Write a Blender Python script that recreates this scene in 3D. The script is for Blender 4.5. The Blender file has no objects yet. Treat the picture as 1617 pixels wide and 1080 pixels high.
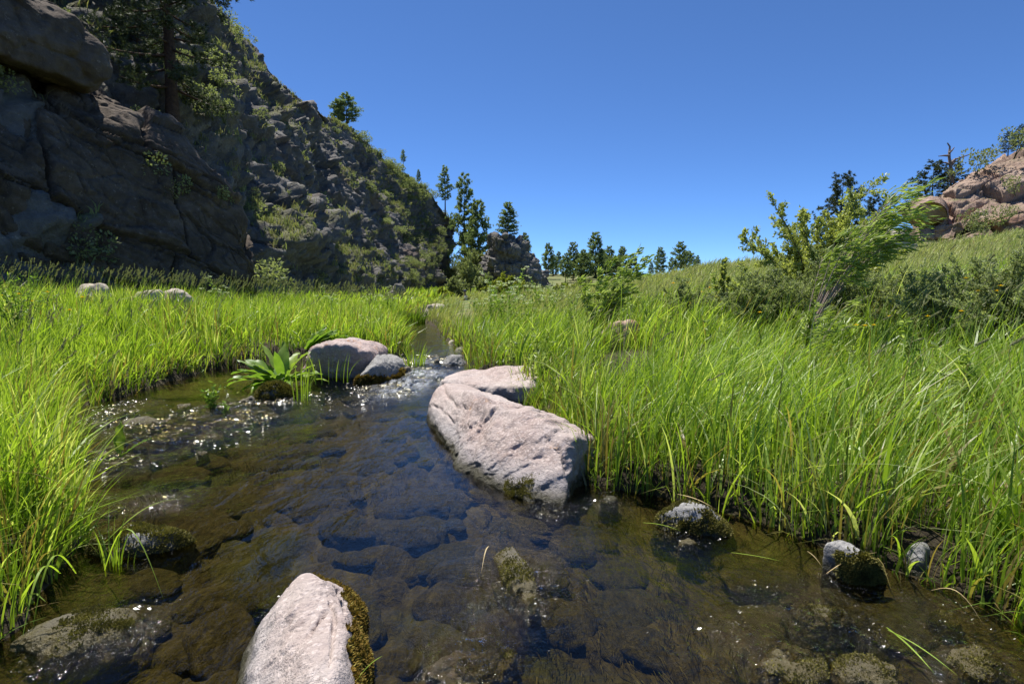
import bpy, bmesh, math
import numpy as np
from mathutils import Vector

rng = np.random.default_rng(11)
sc = bpy.context.scene
COL = sc.collection
RAD = math.radians

# ------------------------------------------------------------------ camera / photo geometry
CAM_H, PITCH, FPX = 1.15, 5.4, 898.0
CP, SP = math.cos(RAD(PITCH)), math.sin(RAD(PITCH))
SUN = np.array([-0.22, 0.30, 0.928]); SUN /= np.linalg.norm(SUN)

def ray(px, py):
    a = (px - 808.5) / FPX; b = (540 - py) / FPX
    return np.array([a, CP + b * SP, b * CP - SP])

def at(px, py, z=0.0):                      # point of the photo on the level z
    d = ray(px, py); t = (z - CAM_H) / d[2]
    return np.array([d[0] * t, d[1] * t, z])

def atY(px, py, Y):                         # point of the photo at the distance Y
    d = ray(px, py); t = Y / d[1]
    return np.array([d[0] * t, Y, CAM_H + d[2] * t])

# ------------------------------------------------------------------ noise
def _hash(ix, iy, iz, s=0):
    n = (ix * 73856093) ^ (iy * 19349663) ^ (iz * 83492791) ^ (s * 374761393 + 1013904223)
    n = n & 0xffffffff
    n = ((n ^ (n >> 15)) * 2246822519) & 0xffffffff
    n = ((n ^ (n >> 13)) * 3266489917) & 0xffffffff
    n = n ^ (n >> 16)
    return n.astype(np.float64) / 4294967295.0

def vnoise(P, s=0):
    P = np.asarray(P, float); I = np.floor(P).astype(np.int64); F = P - I
    F = F * F * F * (F * (F * 6 - 15) + 10)
    r = 0
    for dx in (0, 1):
        for dy in (0, 1):
            for dz in (0, 1):
                w = (F[:, 0] if dx else 1 - F[:, 0]) * (F[:, 1] if dy else 1 - F[:, 1]) * (F[:, 2] if dz else 1 - F[:, 2])
                r = r + w * _hash(I[:, 0] + dx, I[:, 1] + dy, I[:, 2] + dz, s)
    return r * 2 - 1

def fbm(P, oc=4, s=0, gain=.5):
    P = np.asarray(P, float); r = 0; a = 1; f = 1; t = 0
    for i in range(oc):
        r = r + a * vnoise(P * f + 17.3 * i, s + i); t += a; a *= gain; f *= 2.03
    return r / t

def worley(P, s=0):
    P = np.asarray(P, float); I = np.floor(P).astype(np.int64)
    f1 = np.full(len(P), 9.0); f2 = np.full(len(P), 9.0); cid = np.zeros(len(P))
    for dx in (-1, 0, 1):
        for dy in (-1, 0, 1):
            for dz in (-1, 0, 1):
                a, b, c = I[:, 0] + dx, I[:, 1] + dy, I[:, 2] + dz
                q = np.stack([a + _hash(a, b, c, s), b + _hash(a, b, c, s + 1), c + _hash(a, b, c, s + 2)], 1)
                d = np.sqrt(((q - P) ** 2).sum(1))
                m = d < f1
                f2 = np.where(m, f1, np.minimum(f2, d))
                cid = np.where(m, _hash(a, b, c, s + 3), cid)
                f1 = np.where(m, d, f1)
    return f1, f2, cid

def facet(P, s=0):
    """angular blocks: every cell is a randomly tilted plane"""
    P = np.asarray(P, float); I = np.floor(P).astype(np.int64); f1 = np.full(len(P), 9.0); val = np.zeros(len(P)); f2 = f1.copy()
    for dx in (-1, 0, 1):
        for dy in (-1, 0, 1):
            for dz in (-1, 0, 1):
                a, b, c = I[:, 0] + dx, I[:, 1] + dy, I[:, 2] + dz
                D = P - np.stack([a + _hash(a, b, c, s), b + _hash(a, b, c, s + 1), c + _hash(a, b, c, s + 2)], 1)
                d = (D ** 2).sum(1); m = d < f1
                g = np.stack([_hash(a, b, c, s + 4), _hash(a, b, c, s + 5), _hash(a, b, c, s + 6)], 1) * 2 - 1
                v = (D * g).sum(1) * 1.1 + (_hash(a, b, c, s + 7) - .5) * .8
                val = np.where(m, v, val); f2 = np.where(m, f1, np.minimum(f2, d)); f1 = np.where(m, d, f1)
    e = np.sqrt(f2) - np.sqrt(f1)
    return val - .25 * (1 - sstep(0, .10, e))

def sstep(a, b, x):
    t = np.clip((x - a) / (b - a), 0, 1); return t * t * (3 - 2 * t)

def slabs(u, w, lu, lw, s, P):
    """jointed beds: bed thickness lw, block length lu; offset, distance to the nearest joint"""
    wv = w / lw + .22 * fbm(P * .22, 3, s); wv = wv + .3 * vnoise(np.stack([np.floor(wv) * 3.7, 0 * wv, 0 * wv], 1), s + 3)
    b = np.floor(wv).astype(np.int64); fw = wv - b; z = np.zeros_like(b)
    uu = u / lu + 9 * _hash(b, z, z, s + 1) + .12 * fbm(P * .6, 2, s + 2); c = np.floor(uu).astype(np.int64); fu = uu - c
    off = (_hash(b, c, z, s + 4) - .5) * .7 + (_hash(b, z, z, s + 5) - .5) * .6
    tilt = ((_hash(b, c, z, s + 6) - .5) * (fu - .5) + (_hash(b, c, z, s + 7) - .3) * (fw - .5)) * .9
    return off + tilt, np.minimum(np.minimum(fw, 1 - fw) * lw, np.minimum(fu, 1 - fu) * lu)

# ------------------------------------------------------------------ mesh building
class Bag:
    """collects vertices, faces and one tone value per vertex for ONE mesh"""
    def __init__(s): s.V = []; s.T = []; s.F4 = []; s.F3 = []; s.n = 0
    def add(s, V, F4=None, F3=None, tone=0.5):
        V = np.asarray(V, float).reshape(-1, 3)
        s.V.append(V); t = np.broadcast_to(np.asarray(tone, float), (len(V),)); s.T.append(t)
        if F4 is not None and len(F4): s.F4.append(np.asarray(F4, np.int64) + s.n)
        if F3 is not None and len(F3): s.F3.append(np.asarray(F3, np.int64) + s.n)
        s.n += len(V)
    def tube(s, pts, radii, sides=6, tone=0.5):
        pts = np.asarray(pts, float); k = len(pts); radii = np.broadcast_to(np.asarray(radii, float), (k,))
        tang = np.gradient(pts, axis=0); tang /= np.linalg.norm(tang, axis=1, keepdims=True) + 1e-9
        ref = np.array([0, 0, 1.0]) if abs(tang[:, 2]).mean() < .8 else np.array([1.0, 0, 0])
        a = np.cross(tang, ref); a /= np.linalg.norm(a, axis=1, keepdims=True) + 1e-9
        b = np.cross(tang, a)
        th = np.arange(sides) * 2 * math.pi / sides
        V = pts[:, None] + radii[:, None, None] * (np.cos(th)[None, :, None] * a[:, None] + np.sin(th)[None, :, None] * b[:, None])
        i, j = np.meshgrid(np.arange(k - 1), np.arange(sides), indexing='ij'); j2 = (j + 1) % sides
        F = np.stack([i * sides + j, i * sides + j2, (i + 1) * sides + j2, (i + 1) * sides + j], -1).reshape(-1, 4)
        s.add(V, F, tone=tone)
    def build(s, name, m, parent=None, smooth=False, loc=None):
        V = np.concatenate(s.V); T = np.concatenate(s.T)
        o = mesh_obj(name, V, np.concatenate(s.F4) if s.F4 else None, np.concatenate(s.F3) if s.F3 else None, m, parent, smooth, T)
        if loc is not None: o.location = loc
        return o

def mesh_obj(name, V, F4=None, F3=None, m=None, parent=None, smooth=True, tone=None, attrs=None):
    me = bpy.data.meshes.new(name)
    V = np.asarray(V, np.float32)
    n4 = 0 if F4 is None else len(F4); n3 = 0 if F3 is None else len(F3)
    me.vertices.add(len(V)); me.vertices.foreach_set('co', V.ravel())
    loops = np.concatenate(([np.asarray(F4).ravel()] if n4 else []) + ([np.asarray(F3).ravel()] if n3 else [])).astype(np.int32)
    me.loops.add(len(loops)); me.loops.foreach_set('vertex_index', loops)
    me.polygons.add(n4 + n3)
    st = np.concatenate([np.arange(n4) * 4, n4 * 4 + np.arange(n3) * 3]).astype(np.int32)
    me.polygons.foreach_set('loop_start', st)
    me.polygons.foreach_set('use_smooth', np.full(n4 + n3, smooth, bool))
    me.update(calc_edges=True); 
    at_ = dict(attrs or {})
    if tone is not None: at_['tone'] = tone
    for k, v in at_.items():
        a = me.attributes.new(k, 'FLOAT', 'POINT'); a.data.foreach_set('value', np.asarray(v, np.float32))
    if m: me.materials.append(m)
    o = bpy.data.objects.new(name, me); COL.objects.link(o)
    if parent: o.parent = parent
    return o

def grid_faces(nu, nv, wrap=False):
    i, j = np.meshgrid(np.arange(nu if wrap else nu - 1), np.arange(nv - 1), indexing='ij'); i2 = (i + 1) % nu
    return np.stack([i * nv + j, i2 * nv + j, i2 * nv + j + 1, i * nv + j + 1], -1).reshape(-1, 4)

def empty(name, loc=(0, 0, 0)):
    o = bpy.data.objects.new(name, None); o.location = loc; COL.objects.link(o); o.empty_display_size = .1; return o

def thing(o, label, cat, group=None):
    o['label'] = label; o['category'] = cat
    if group: o['group'] = group
    return o

def setting(o, kind='structure'): o['kind'] = kind; return o

KIDS = {}
def dup(root, loc, rz=0.0, scale=1.0, label=None, group=None, cat=None):
    c = root.copy(); COL.objects.link(c)
    c.location = loc; c.rotation_euler = (0, 0, rz); c.scale = (scale,) * 3 if np.isscalar(scale) else scale
    for ch in KIDS.get(root.name, list(root.children)):
        d = ch.copy(); COL.objects.link(d); d.parent = c
    if label: c['label'] = label
    if group: c['group'] = group
    if cat: c['category'] = cat
    return c

def unit(v): return v / (np.linalg.norm(v, axis=-1, keepdims=True) + 1e-9)
def rdir(n): return unit(rng.normal(size=(n, 3)))

def leaves(bag, P, D, L, W, up=None, fold=.18, tone=.5, bend=0.0):
    """leaf-shaped quads: base P, direction D, length L, width W"""
    n = len(P); D = unit(D); L = np.broadcast_to(L, (n,)); W = np.broadcast_to(W, (n,))
    up = rdir(n) if up is None else up
    S = unit(np.cross(D, up)); N = np.cross(S, D)
    mid = P + D * (L * .45)[:, None] + N * (fold * W)[:, None]
    V = np.stack([P, mid + S * (W / 2)[:, None], P + D * L[:, None] - N * (bend * L)[:, None], mid - S * (W / 2)[:, None]], 1)
    F = np.arange(n * 4).reshape(n, 4)
    t = np.repeat(np.broadcast_to(tone, (n,)), 4)
    bag.add(V, F, tone=t)

def blades(bag, R, H, W, lean, segs=4, tone=.5, yaw=None):
    """grass blades: roots R, height H, width W, horizontal lean vectors"""
    n = len(R)
    if n == 0: return
    H = np.broadcast_to(H, (n,)); W = np.broadcast_to(W, (n,)); t = np.linspace(0, 1, segs + 1)
    m = np.linalg.norm(lean, axis=1)
    hz = lean[:, None, :] * (H[:, None, None] * (t ** 1.9)[None, :, None])
    vz = H[:, None] * (t[None, :] * (1 - np.minimum(.42 * m, .75)[:, None] * t[None, :] ** 1.4))
    C = R[:, None, :] + hz; C[:, :, 2] += vz
    yaw = rng.uniform(0, 2 * math.pi, n) if yaw is None else yaw
    S = np.stack([np.cos(yaw), np.sin(yaw), np.zeros(n)], 1)
    wt = (np.minimum(1, .55 + 1.8 * t) * (1 - t ** 2.3) + .03)[None, :, None] * W[:, None, None] * .5
    V = np.stack([C - S[:, None] * wt, C + S[:, None] * wt], 2).reshape(-1, 3)
    k = segs + 1
    base = np.arange(n)[:, None, None] * (2 * k) + (np.arange(segs) * 2)[None, :, None]
    F = (base + np.array([0, 1, 3, 2])[None, None, :]).reshape(-1, 4)
    bag.add(V, F, tone=np.repeat(np.broadcast_to(tone, (n,)), 2 * k))

# ------------------------------------------------------------------ materials
class NT:
    def __init__(s, name):
        s.m = bpy.data.materials.new(name); s.m.use_nodes = True; s.t = s.m.node_tree; s.t.nodes.clear()
    def n(s, typ, props=None, **inp):
        nd = s.t.nodes.new(typ)
        for k, v in (props or {}).items(): setattr(nd, k, v)
        for k, v in inp.items():
            k = k.replace('_', ' ')
            sock = nd.inputs[int(k[1:])] if k[0] == 'i' and k[1:].isdigit() else nd.inputs[k]
            s.put(sock, v)
        return nd
    def put(s, sock, v):
        if isinstance(v, bpy.types.NodeSocket): s.t.links.new(v, sock)
        elif isinstance(v, bpy.types.Node): s.t.links.new(v.outputs[0], sock)
        else:
            if sock.type == 'RGBA' and len(v) == 3: v = (*v, 1)
            sock.default_value = v
    def coord(s, scale=(1, 1, 1), obj=False, rot=(0, 0, 0)):
        c = s.n('ShaderNodeTexCoord').outputs['Object'] if obj else s.n('ShaderNodeNewGeometry').outputs['Position']
        mp = s.n('ShaderNodeMapping'); s.put(mp.inputs[0], c); mp.inputs['Scale'].default_value = scale; mp.inputs['Rotation'].default_value = rot
        return mp.outputs[0]
    def noise(s, vec, scale, detail=4, rough=.55, dist=0.0):
        return s.n('ShaderNodeTexNoise', Vector=vec, Scale=scale, Detail=detail, Roughness=rough, Distortion=dist).outputs[0]
    def ramp(s, fac, stops, interp='LINEAR'):
        r = s.n('ShaderNodeValToRGB'); e = r.color_ramp.elements; r.color_ramp.interpolation = interp
        while len(e) < len(stops): e.new(.5)
        for k, (p, c) in zip(e, stops): k.position = p; k.color = (*c, 1) if len(c) == 3 else c
        s.put(r.inputs[0], fac); return r.outputs[0]
    def step(s, fac, a, b):
        return s.n('ShaderNodeMapRange', i0=fac, i1=a, i2=b, i3=0.0, i4=1.0).outputs[0]
    def mix(s, fac, a, b):
        m = s.n('ShaderNodeMix', {'data_type': 'RGBA'}); s.put(m.inputs[0], fac); s.put(m.inputs[6], a); s.put(m.inputs[7], b); return m.outputs[2]
    def math(s, op, a, b=0.0):
        m = s.n('ShaderNodeMath', {'operation': op}); s.put(m.inputs[0], a); s.put(m.inputs[1], b); return m.outputs[0]
    def attr(s, name): return s.n('ShaderNodeAttribute', {'attribute_name': name}).outputs['Fac']
    def bump(s, h, strength=.5, dist=.05, normal=None):
        b = s.n('ShaderNodeBump', Height=h, Strength=strength, Distance=dist)
        if normal is not None: s.put(b.inputs['Normal'], normal)
        return b.outputs[0]
    def bsdf(s, color, rough=.8, normal=None, spec=.3, **kw):
        b = s.n('ShaderNodeBsdfPrincipled'); s.put(b.inputs['Base Color'], color); s.put(b.inputs['Roughness'], rough)
        s.put(b.inputs['Specular IOR Level'], spec)
        if normal is not None: s.put(b.inputs['Normal'], normal)
        for k, v in kw.items(): s.put(b.inputs[k.replace('_', ' ')], v)
        return b.outputs[0]
    def out(s, sh):
        o = s.n('ShaderNodeOutputMaterial'); s.put(o.inputs[0], sh); return s.m
    def mixsh(s, f, a, b):
        m = s.n('ShaderNodeMixShader'); s.put(m.inputs[0], f); s.put(m.inputs[1], a); s.put(m.inputs[2], b); return m.outputs[0]

def foliage_mat(name, stops, trans=.4, rough=.5, spec=.25, tint=(1.5, 1.6, .8), clump=0.0, cs=1.0):
    k = NT(name); f = k.attr('tone')
    if clump:
        nz = k.noise(k.coord(), cs, 3)
        f = k.math('ADD', f, k.math('MULTIPLY', k.math('SUBTRACT', nz, .5), clump))
    c = k.ramp(f, stops)
    tr = k.n('ShaderNodeMix', {'data_type': 'RGBA', 'blend_type': 'MULTIPLY'}); k.put(tr.inputs[0], 1.0); k.put(tr.inputs[6], c); k.put(tr.inputs[7], tint)
    p = k.bsdf(c, rough, spec=spec); t = k.n('ShaderNodeBsdfTranslucent', Color=tr.outputs[2]).outputs[0]
    return k.out(k.mixsh(trans, p, t))

def plain_mat(name, c, rough=.7, c2=None, scale=20, spec=.3, bump=.2, dist=.01):
    k = NT(name); v = k.coord(obj=True); nz = k.noise(v, scale, 5)
    col = k.mix(k.step(nz, .3, .7), c, c2 or tuple(x * .7 for x in c))
    return k.out(k.bsdf(col, rough, k.bump(nz, bump, dist), spec))

def granite_mat(name, c1, c2, dark, lichen=None, wet=True, scale=1.0, stain=.5, lichen_amt=.62, wetc=(.035, .032, .012)):
    k = NT(name); v = k.coord()
    big = k.noise(v, 2.2 * scale, 5, .6); med = k.noise(v, 14 * scale, 6, .65); fine = k.noise(v, 62 * scale, 4, .75)
    vor = k.n('ShaderNodeTexVoronoi', Vector=v, Scale=85 * scale).outputs['Color']
    c = k.mix(k.step(big, .35, .65), c1, c2)
    c = k.mix(k.math('MULTIPLY', k.step(med, .52, .72), stain), c, dark)
    c = k.mix(k.math('MULTIPLY', k.step(fine, .56, .66), .55), c, tuple(x * .45 for x in c1))
    c = k.mix(k.math('MULTIPLY', k.step(k.n('ShaderNodeSeparateColor', Color=vor).outputs[0], .78, .9), .45), c, tuple(min(1, x * 1.5) for x in c2))
    if lichen:
        ln = k.noise(v, 5 * scale, 6, .7); up = k.n('ShaderNodeSeparateXYZ', i0=k.n('ShaderNodeNewGeometry').outputs['Normal']).outputs[2]
        lf = k.math('MULTIPLY', k.step(ln, lichen_amt, lichen_amt + .06), k.step(up, .2, .7))
        c = k.mix(k.math('MULTIPLY', lf, .8), c, lichen)
    rough = .85
    if wet:
        z = k.n('ShaderNodeSeparateXYZ', i0=k.n('ShaderNodeNewGeometry').outputs['Position']).outputs[2]
        zz = k.math('ADD', z, k.math('MULTIPLY', k.math('SUBTRACT', med, .5), .09))
        w = k.n('ShaderNodeMapRange', i0=zz, i1=.03, i2=.085, i3=1.0, i4=0.0).outputs[0]
        g = k.n('ShaderNodeMapRange', i0=zz, i1=.08, i2=.17, i3=.55, i4=0.0).outputs[0]
        c = k.mix(g, c, tuple(sum(c1) / 3 * q for q in (.95, .96, 1.0)))
        c = k.mix(k.math('MULTIPLY', w, .93), c, wetc)
        rough = k.n('ShaderNodeMapRange', i0=w, i1=0.0, i2=1.0, i3=.85, i4=.3).outputs[0]
    h = k.math('ADD', k.math('MULTIPLY', med, .7), k.math('MULTIPLY', fine, .35))
    return k.out(k.bsdf(c, rough, k.bump(h, 1.0, .035), .3))

def cliff_mat(name, stops, veg=None, scale=1.0, warm=None, bdist=.12):
    k = NT(name); v = k.coord(); v2 = k.coord(scale=(.7, .7, 2.2), rot=(.2, .35, 0))
    a = k.noise(v2, .55 * scale, 8, .62); b = k.noise(v, 3.2 * scale, 7, .68); c3 = k.noise(v, 13 * scale, 4, .7)
    f = k.math('ADD', k.math('MULTIPLY', a, .55), k.math('MULTIPLY', b, .45))
    c = k.ramp(f, stops)
    li = k.step(k.noise(v, 6 * scale, 5, .75), .6, .68)
    c = k.mix(k.math('MULTIPLY', li, .5), c, tuple(x * 1.7 for x in stops[-1][1]))
    if warm: c = k.mix(k.math('MULTIPLY', k.step(k.noise(v, .35 * scale, 4, .6), .56, .68), .55), c, warm)
    if veg:
        vf = k.attr('veg'); vf = k.math('MULTIPLY', vf, k.step(b, .3, .55))
        c = k.mix(vf, c, k.mix(k.step(c3, .35, .65), veg[0], veg[1]))
    h = k.math('ADD', b, k.math('MULTIPLY', c3, .3))
    return k.out(k.bsdf(c, .9, k.bump(h, .9, bdist), .2))

M = {}
M['cliff'] = cliff_mat('dark_cliff_rock', [(.3, (.042, .031, .022)), (.48, (.10, .078, .058)), (.62, (.16, .128, .10)), (.75, (.22, .185, .15))], warm=(.12, .095, .075))
M['hill'] = cliff_mat('hill_rock', [(.3, (.055, .051, .047)), (.48, (.135, .128, .118)), (.62, (.21, .20, .186)), (.75, (.29, .278, .26))], veg=((.10, .115, .035), (.17, .165, .07)), scale=.6, warm=(.15, .10, .07), bdist=.3)
M['tower'] = cliff_mat('grey_tower_rock', [(.3, (.07, .065, .06)), (.48, (.16, .15, .14)), (.62, (.24, .23, .21)), (.75, (.3, .285, .26))], veg=((.10, .115, .035), (.17, .165, .07)), scale=.7, bdist=.25)
M['outcrop'] = cliff_mat('tan_outcrop_rock', [(.3, (.13, .085, .065)), (.45, (.30, .21, .16)), (.6, (.39, .295, .23)), (.75, (.46, .38, .31))], veg=((.12, .14, .04), (.2, .19, .08)), scale=.8, warm=(.32, .15, .09), bdist=.2)
M['pink'] = granite_mat('pink_granite', (.37, .285, .255), (.46, .395, .365), (.17, .125, .11), lichen=(.42, .2, .04), lichen_amt=.66)
M['pinkshade'] = granite_mat('pink_grey_granite', (.36, .27, .24), (.44, .36, .33), (.16, .12, .11), lichen=(.38, .17, .06), lichen_amt=.57)
M['grey'] = granite_mat('grey_stone', (.25, .24, .225), (.34, .33, .31), (.13, .125, .12))
M['wetrock'] = granite_mat('wet_algae_stone', (.14, .118, .068), (.24, .21, .145), (.05, .042, .02), wetc=(.085, .07, .03))
M['tan'] = granite_mat('tan_stone', (.37, .31, .25), (.46, .4, .33), (.2, .16, .13), wet=False, scale=.5)
M['orange'] = granite_mat('orange_lichen_stone', (.4, .29, .23), (.48, .37, .3), (.22, .15, .11), lichen=(.42, .19, .08), wet=False, lichen_amt=.48)
M['moss'] = foliage_mat('moss', [(0, (.06, .055, .015)), (.5, (.15, .135, .032)), (1, (.27, .24, .06))], .15, .6, .25)
M['rustmoss'] = foliage_mat('rusty_moss', [(0, (.06, .045, .01)), (.5, (.2, .125, .02)), (1, (.26, .22, .05))], .15, .7, .15)
M['bark'] = plain_mat('pine_bark', (.12, .075, .05), .95, (.05, .035, .026), 9, .1, .9, .08)
M['twig'] = plain_mat('shrub_bark', (.16, .13, .10), .9, (.08, .06, .05), 30, .2)
M['palebark'] = plain_mat('pale_willow_bark', (.36, .29, .25), .8, (.25, .18, .15), 30, .25)
M['deadwood'] = plain_mat('dead_wood', (.26, .22, .2), .9, (.15, .12, .11), 20, .2)
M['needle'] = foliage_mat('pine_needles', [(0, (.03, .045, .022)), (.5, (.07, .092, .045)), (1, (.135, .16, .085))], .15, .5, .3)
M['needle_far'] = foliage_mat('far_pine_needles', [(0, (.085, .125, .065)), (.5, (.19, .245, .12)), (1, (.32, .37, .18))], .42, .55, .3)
M['shrub'] = foliage_mat('shrub_leaves', [(0, (.15, .175, .045)), (.5, (.30, .335, .095)), (1, (.47, .48, .2))], .42, .42, .4)
M['greyshrub'] = foliage_mat('grey_shrub_leaves', [(0, (.14, .17, .075)), (.5, (.30, .34, .165)), (1, (.50, .53, .31))], .38, .5, .35)
M['hillshrub'] = foliage_mat('hill_shrub_leaves', [(0, (.11, .13, .06)), (.5, (.22, .25, .12)), (1, (.34, .37, .19))], .35, .6, .2)
M['willow'] = foliage_mat('willow_leaves', [(0, (.10, .14, .02)), (.5, (.25, .33, .055)), (1, (.48, .54, .25))], .40, .45, .35)
M['yellowbush'] = foliage_mat('yellow_green_leaves', [(0, (.12, .15, .02)), (.5, (.22, .25, .04)), (1, (.34, .35, .07))], .35, .6, .2)
G = [(0, (.20, .15, .06)), (.07, (.27, .24, .08)), (.13, (.06, .115, .014)), (.5, (.215, .335, .038)), (.85, (.36, .49, .075)), (1, (.54, .6, .28))]
M['grass'] = foliage_mat('meadow_grass', G, .48, .40, .42, (1.5, 1.5, .6), .25, 1.2)
M['farg'] = foliage_mat('dry_meadow_grass', [(0, (.38, .33, .17)), (.2, (.31, .31, .12)), (.6, (.27, .33, .085)), (1, (.40, .43, .18))], .4, .5, .25, (1.4, 1.45, .8), .5, .35)
M['hillgrass'] = foliage_mat('hill_grass', [(0, (.26, .235, .14)), (.4, (.20, .21, .10)), (1, (.22, .26, .11))], .35, .6, .15)
M['seed'] = foliage_mat('seed_heads', [(0, (.19, .2, .09)), (1, (.32, .32, .18))], .3, .7, .2)
M['dock'] = foliage_mat('dock_leaves', [(0, (.07, .13, .02)), (.5, (.15, .25, .035)), (1, (.27, .36, .06))], .4, .42, .4, clump=.5, cs=14)
M['umbel'] = foliage_mat('white_umbels', [(0, (.45, .5, .3)), (1, (.75, .78, .66))], .3, .7, .2)
M['yellow'] = foliage_mat('yellow_petals', [(0, (.8, .55, .01)), (1, (.9, .74, .03))], .3, .6, .2, (1.1, 1, .6))
M['weed'] = foliage_mat('waterweed', [(0, (.02, .017, .006)), (.5, (.065, .056, .02)), (.85, (.13, .112, .042)), (1, (.08, .11, .02))], .1, .7, .1)
M['straw'] = plain_mat('dry_straw', (.42, .34, .18), .7, (.3, .22, .1), 40)

def ground_mat():
    k = NT('meadow_soil_and_bed'); v = k.coord(); vf = k.coord(scale=(1, .28, 1))
    d = k.attr('under')                              # 1 = stream bed, 0 = meadow
    w1 = k.noise(vf, 4.0, 6, .66, 2.2); w2 = k.noise(k.coord(scale=(1, .5, 1)), 24, 6, .7, 1.2); n3 = k.noise(v, 60, 4, .7); big = k.noise(v, .9, 3)
    f = k.math('ADD', k.math('MULTIPLY', w1, .55), k.math('MULTIPLY', w2, .45))
    bed = k.ramp(f, [(.34, (.02, .017, .007)), (.46, (.05, .042, .017)), (.57, (.09, .077, .032)), (.68, (.16, .138, .065))])
    bed = k.mix(k.math('MULTIPLY', k.step(big, .52, .66), .55), bed, (.05, .075, .012))
    bed = k.mix(k.math('MULTIPLY', k.step(n3, .66, .75), .6), bed, (.22, .18, .09))
    soil = k.mix(k.step(w2, .35, .65), (.028, .021, .014), (.07, .055, .03))
    gr = k.mix(k.step(k.noise(v, .5, 5), .4, .62), (.10, .14, .03), (.19, .18, .075))
    land = k.mix(k.attr('far'), soil, gr)
    c = k.mix(d, land, bed)
    h = k.math('ADD', w2, k.math('MULTIPLY', n3, .4))
    return k.out(k.bsdf(c, .85, k.bump(h, .9, .045), .25))
M['ground'] = ground_mat()
def cobble_mat():
    k = NT('algae_covered_cobbles'); v = k.coord(); a = k.noise(k.coord(scale=(1, .35, .6), rot=(0, 0, .3)), 17, 7, .7, 1.4); b = k.noise(k.coord(scale=(1, .4, .6)), 80, 4, .75)
    c = k.ramp(k.math('ADD', k.math('MULTIPLY', a, .6), k.math('MULTIPLY', b, .4)), [(.36, (.018, .015, .006)), (.5, (.066, .056, .024)), (.64, (.135, .115, .055))])
    c = k.mix(k.math('MULTIPLY', k.attr('tone'), .6), c, k.mix(k.step(b, .4, .6), (.028, .032, .008), (.075, .075, .02)))
    return k.out(k.bsdf(c, .8, k.bump(k.math('ADD', b, k.math('MULTIPLY', a, 1.2)), 1.0, .035), .2))
M['cobble'] = cobble_mat()

def water_mat():
    k = NT('stream_water'); v = k.coord(); vs = k.coord(scale=(1, .55, 1), rot=(0, 0, .25))
    rf = k.attr('riffle'); fo = k.attr('foam')
    a = k.noise(vs, 5.5, 4, .55, .8); b = k.noise(v, 28, 3, .6, .4); c = k.noise(v, 75, 2, .6)
    h1 = k.math('ADD', k.math('MULTIPLY', a, .038), k.math('MULTIPLY', b, .006))
    h2 = k.math('MULTIPLY', k.math('ADD', k.math('MULTIPLY', b, .12), k.math('MULTIPLY', c, .05)), rf)
    nrm = k.bump(k.math('ADD', h1, h2), 1.0, .35)
    fr = k.n('ShaderNodeFresnel', IOR=1.33); k.put(fr.inputs['Normal'], nrm)
    gl = k.n('ShaderNodeBsdfGlossy', Color=(1, 1, 1), Roughness=k.math('ADD', k.math('ADD', .03, k.math('MULTIPLY', rf, .045)), k.math('MULTIPLY', k.attr('crest'), .16))); k.put(gl.inputs['Normal'], nrm)  # crest marks the added glint facets, which get a broader gloss
    tp = k.n('ShaderNodeBsdfTransparent', Color=(.72, .67, .46))
    w = k.mixsh(fr.outputs[0], tp.outputs[0], gl.outputs[0])
    ff = k.math('MULTIPLY', fo, k.step(k.noise(k.coord(scale=(1, .3, 1)), 16, 7, .8), .40, .70))
    df = k.bsdf((.75, .78, .8), .4, nrm, .5)
    return k.out(k.mixsh(ff, w, df))
M['water'] = water_mat()

# ------------------------------------------------------------------ stream banks and terrain
LB = np.array([at(*p)[:2] for p in [(-60, 1060), (20, 1000), (85, 920), (128, 850), (125, 770), (112, 700), (130, 645), (265, 607), (345, 592), (440, 582), (520, 585), (600, 580), (645, 566), (650, 552), (634, 540), (622, 530), (616, 518)]])
RB = np.array([at(*p)[:2] for p in [(1640, 1030), (1560, 965), (1470, 925), (1290, 860), (1130, 806), (925, 768), (880, 715), (840, 660), (800, 622), (755, 600), (740, 588), (728, 570), (722, 556), (712, 545), (695, 534), (690, 526), (682, 518)]])
LB = np.vstack([[-4.5, -40], [-2.6, -6], [-1.9, 0], [LB[0, 0], LB[0, 1] - .2], LB, [-3.6, 19], [-4.0, 24], [-4.6, 34], [-4.2, 60], [-3, 160]])
RB = np.vstack([[2.2, -40], [2.0, -6], [1.7, 0], RB, [-2.9, 19], [-3.6, 24], [-4.3, 34], [-3.9, 60], [-2.6, 160]])
def xl(y): return np.interp(y, LB[:, 1], LB[:, 0])
def xr(y): return np.interp(y, RB[:, 1], RB[:, 0])
UC = (np.array([-1500, 650, 800, 900, 980, 1040, 1130, 1300, 1480, 1617, 1800, 2400]) - 808.5) / FPX
ZC = np.array([.15, .15, .3, .55, 1.1, 1.45, 2.0, 2.5, 3.05, 3.75, 4.3, 6])
def bankd(x, y):                                          # >0 on land: distance from the water's edge
    wob = .10 * vnoise(np.stack([x * 2.3, y * 2.3, 0 * x], 1), 5) + .05 * vnoise(np.stack([x * 7, y * 7, 0 * x], 1), 6)
    return np.maximum(xl(y) - x, x - xr(y)) + wob * np.clip(y / 3, .4, 1)
def water_z(y): return .07 * sstep(5.6, 7.6, y)
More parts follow.
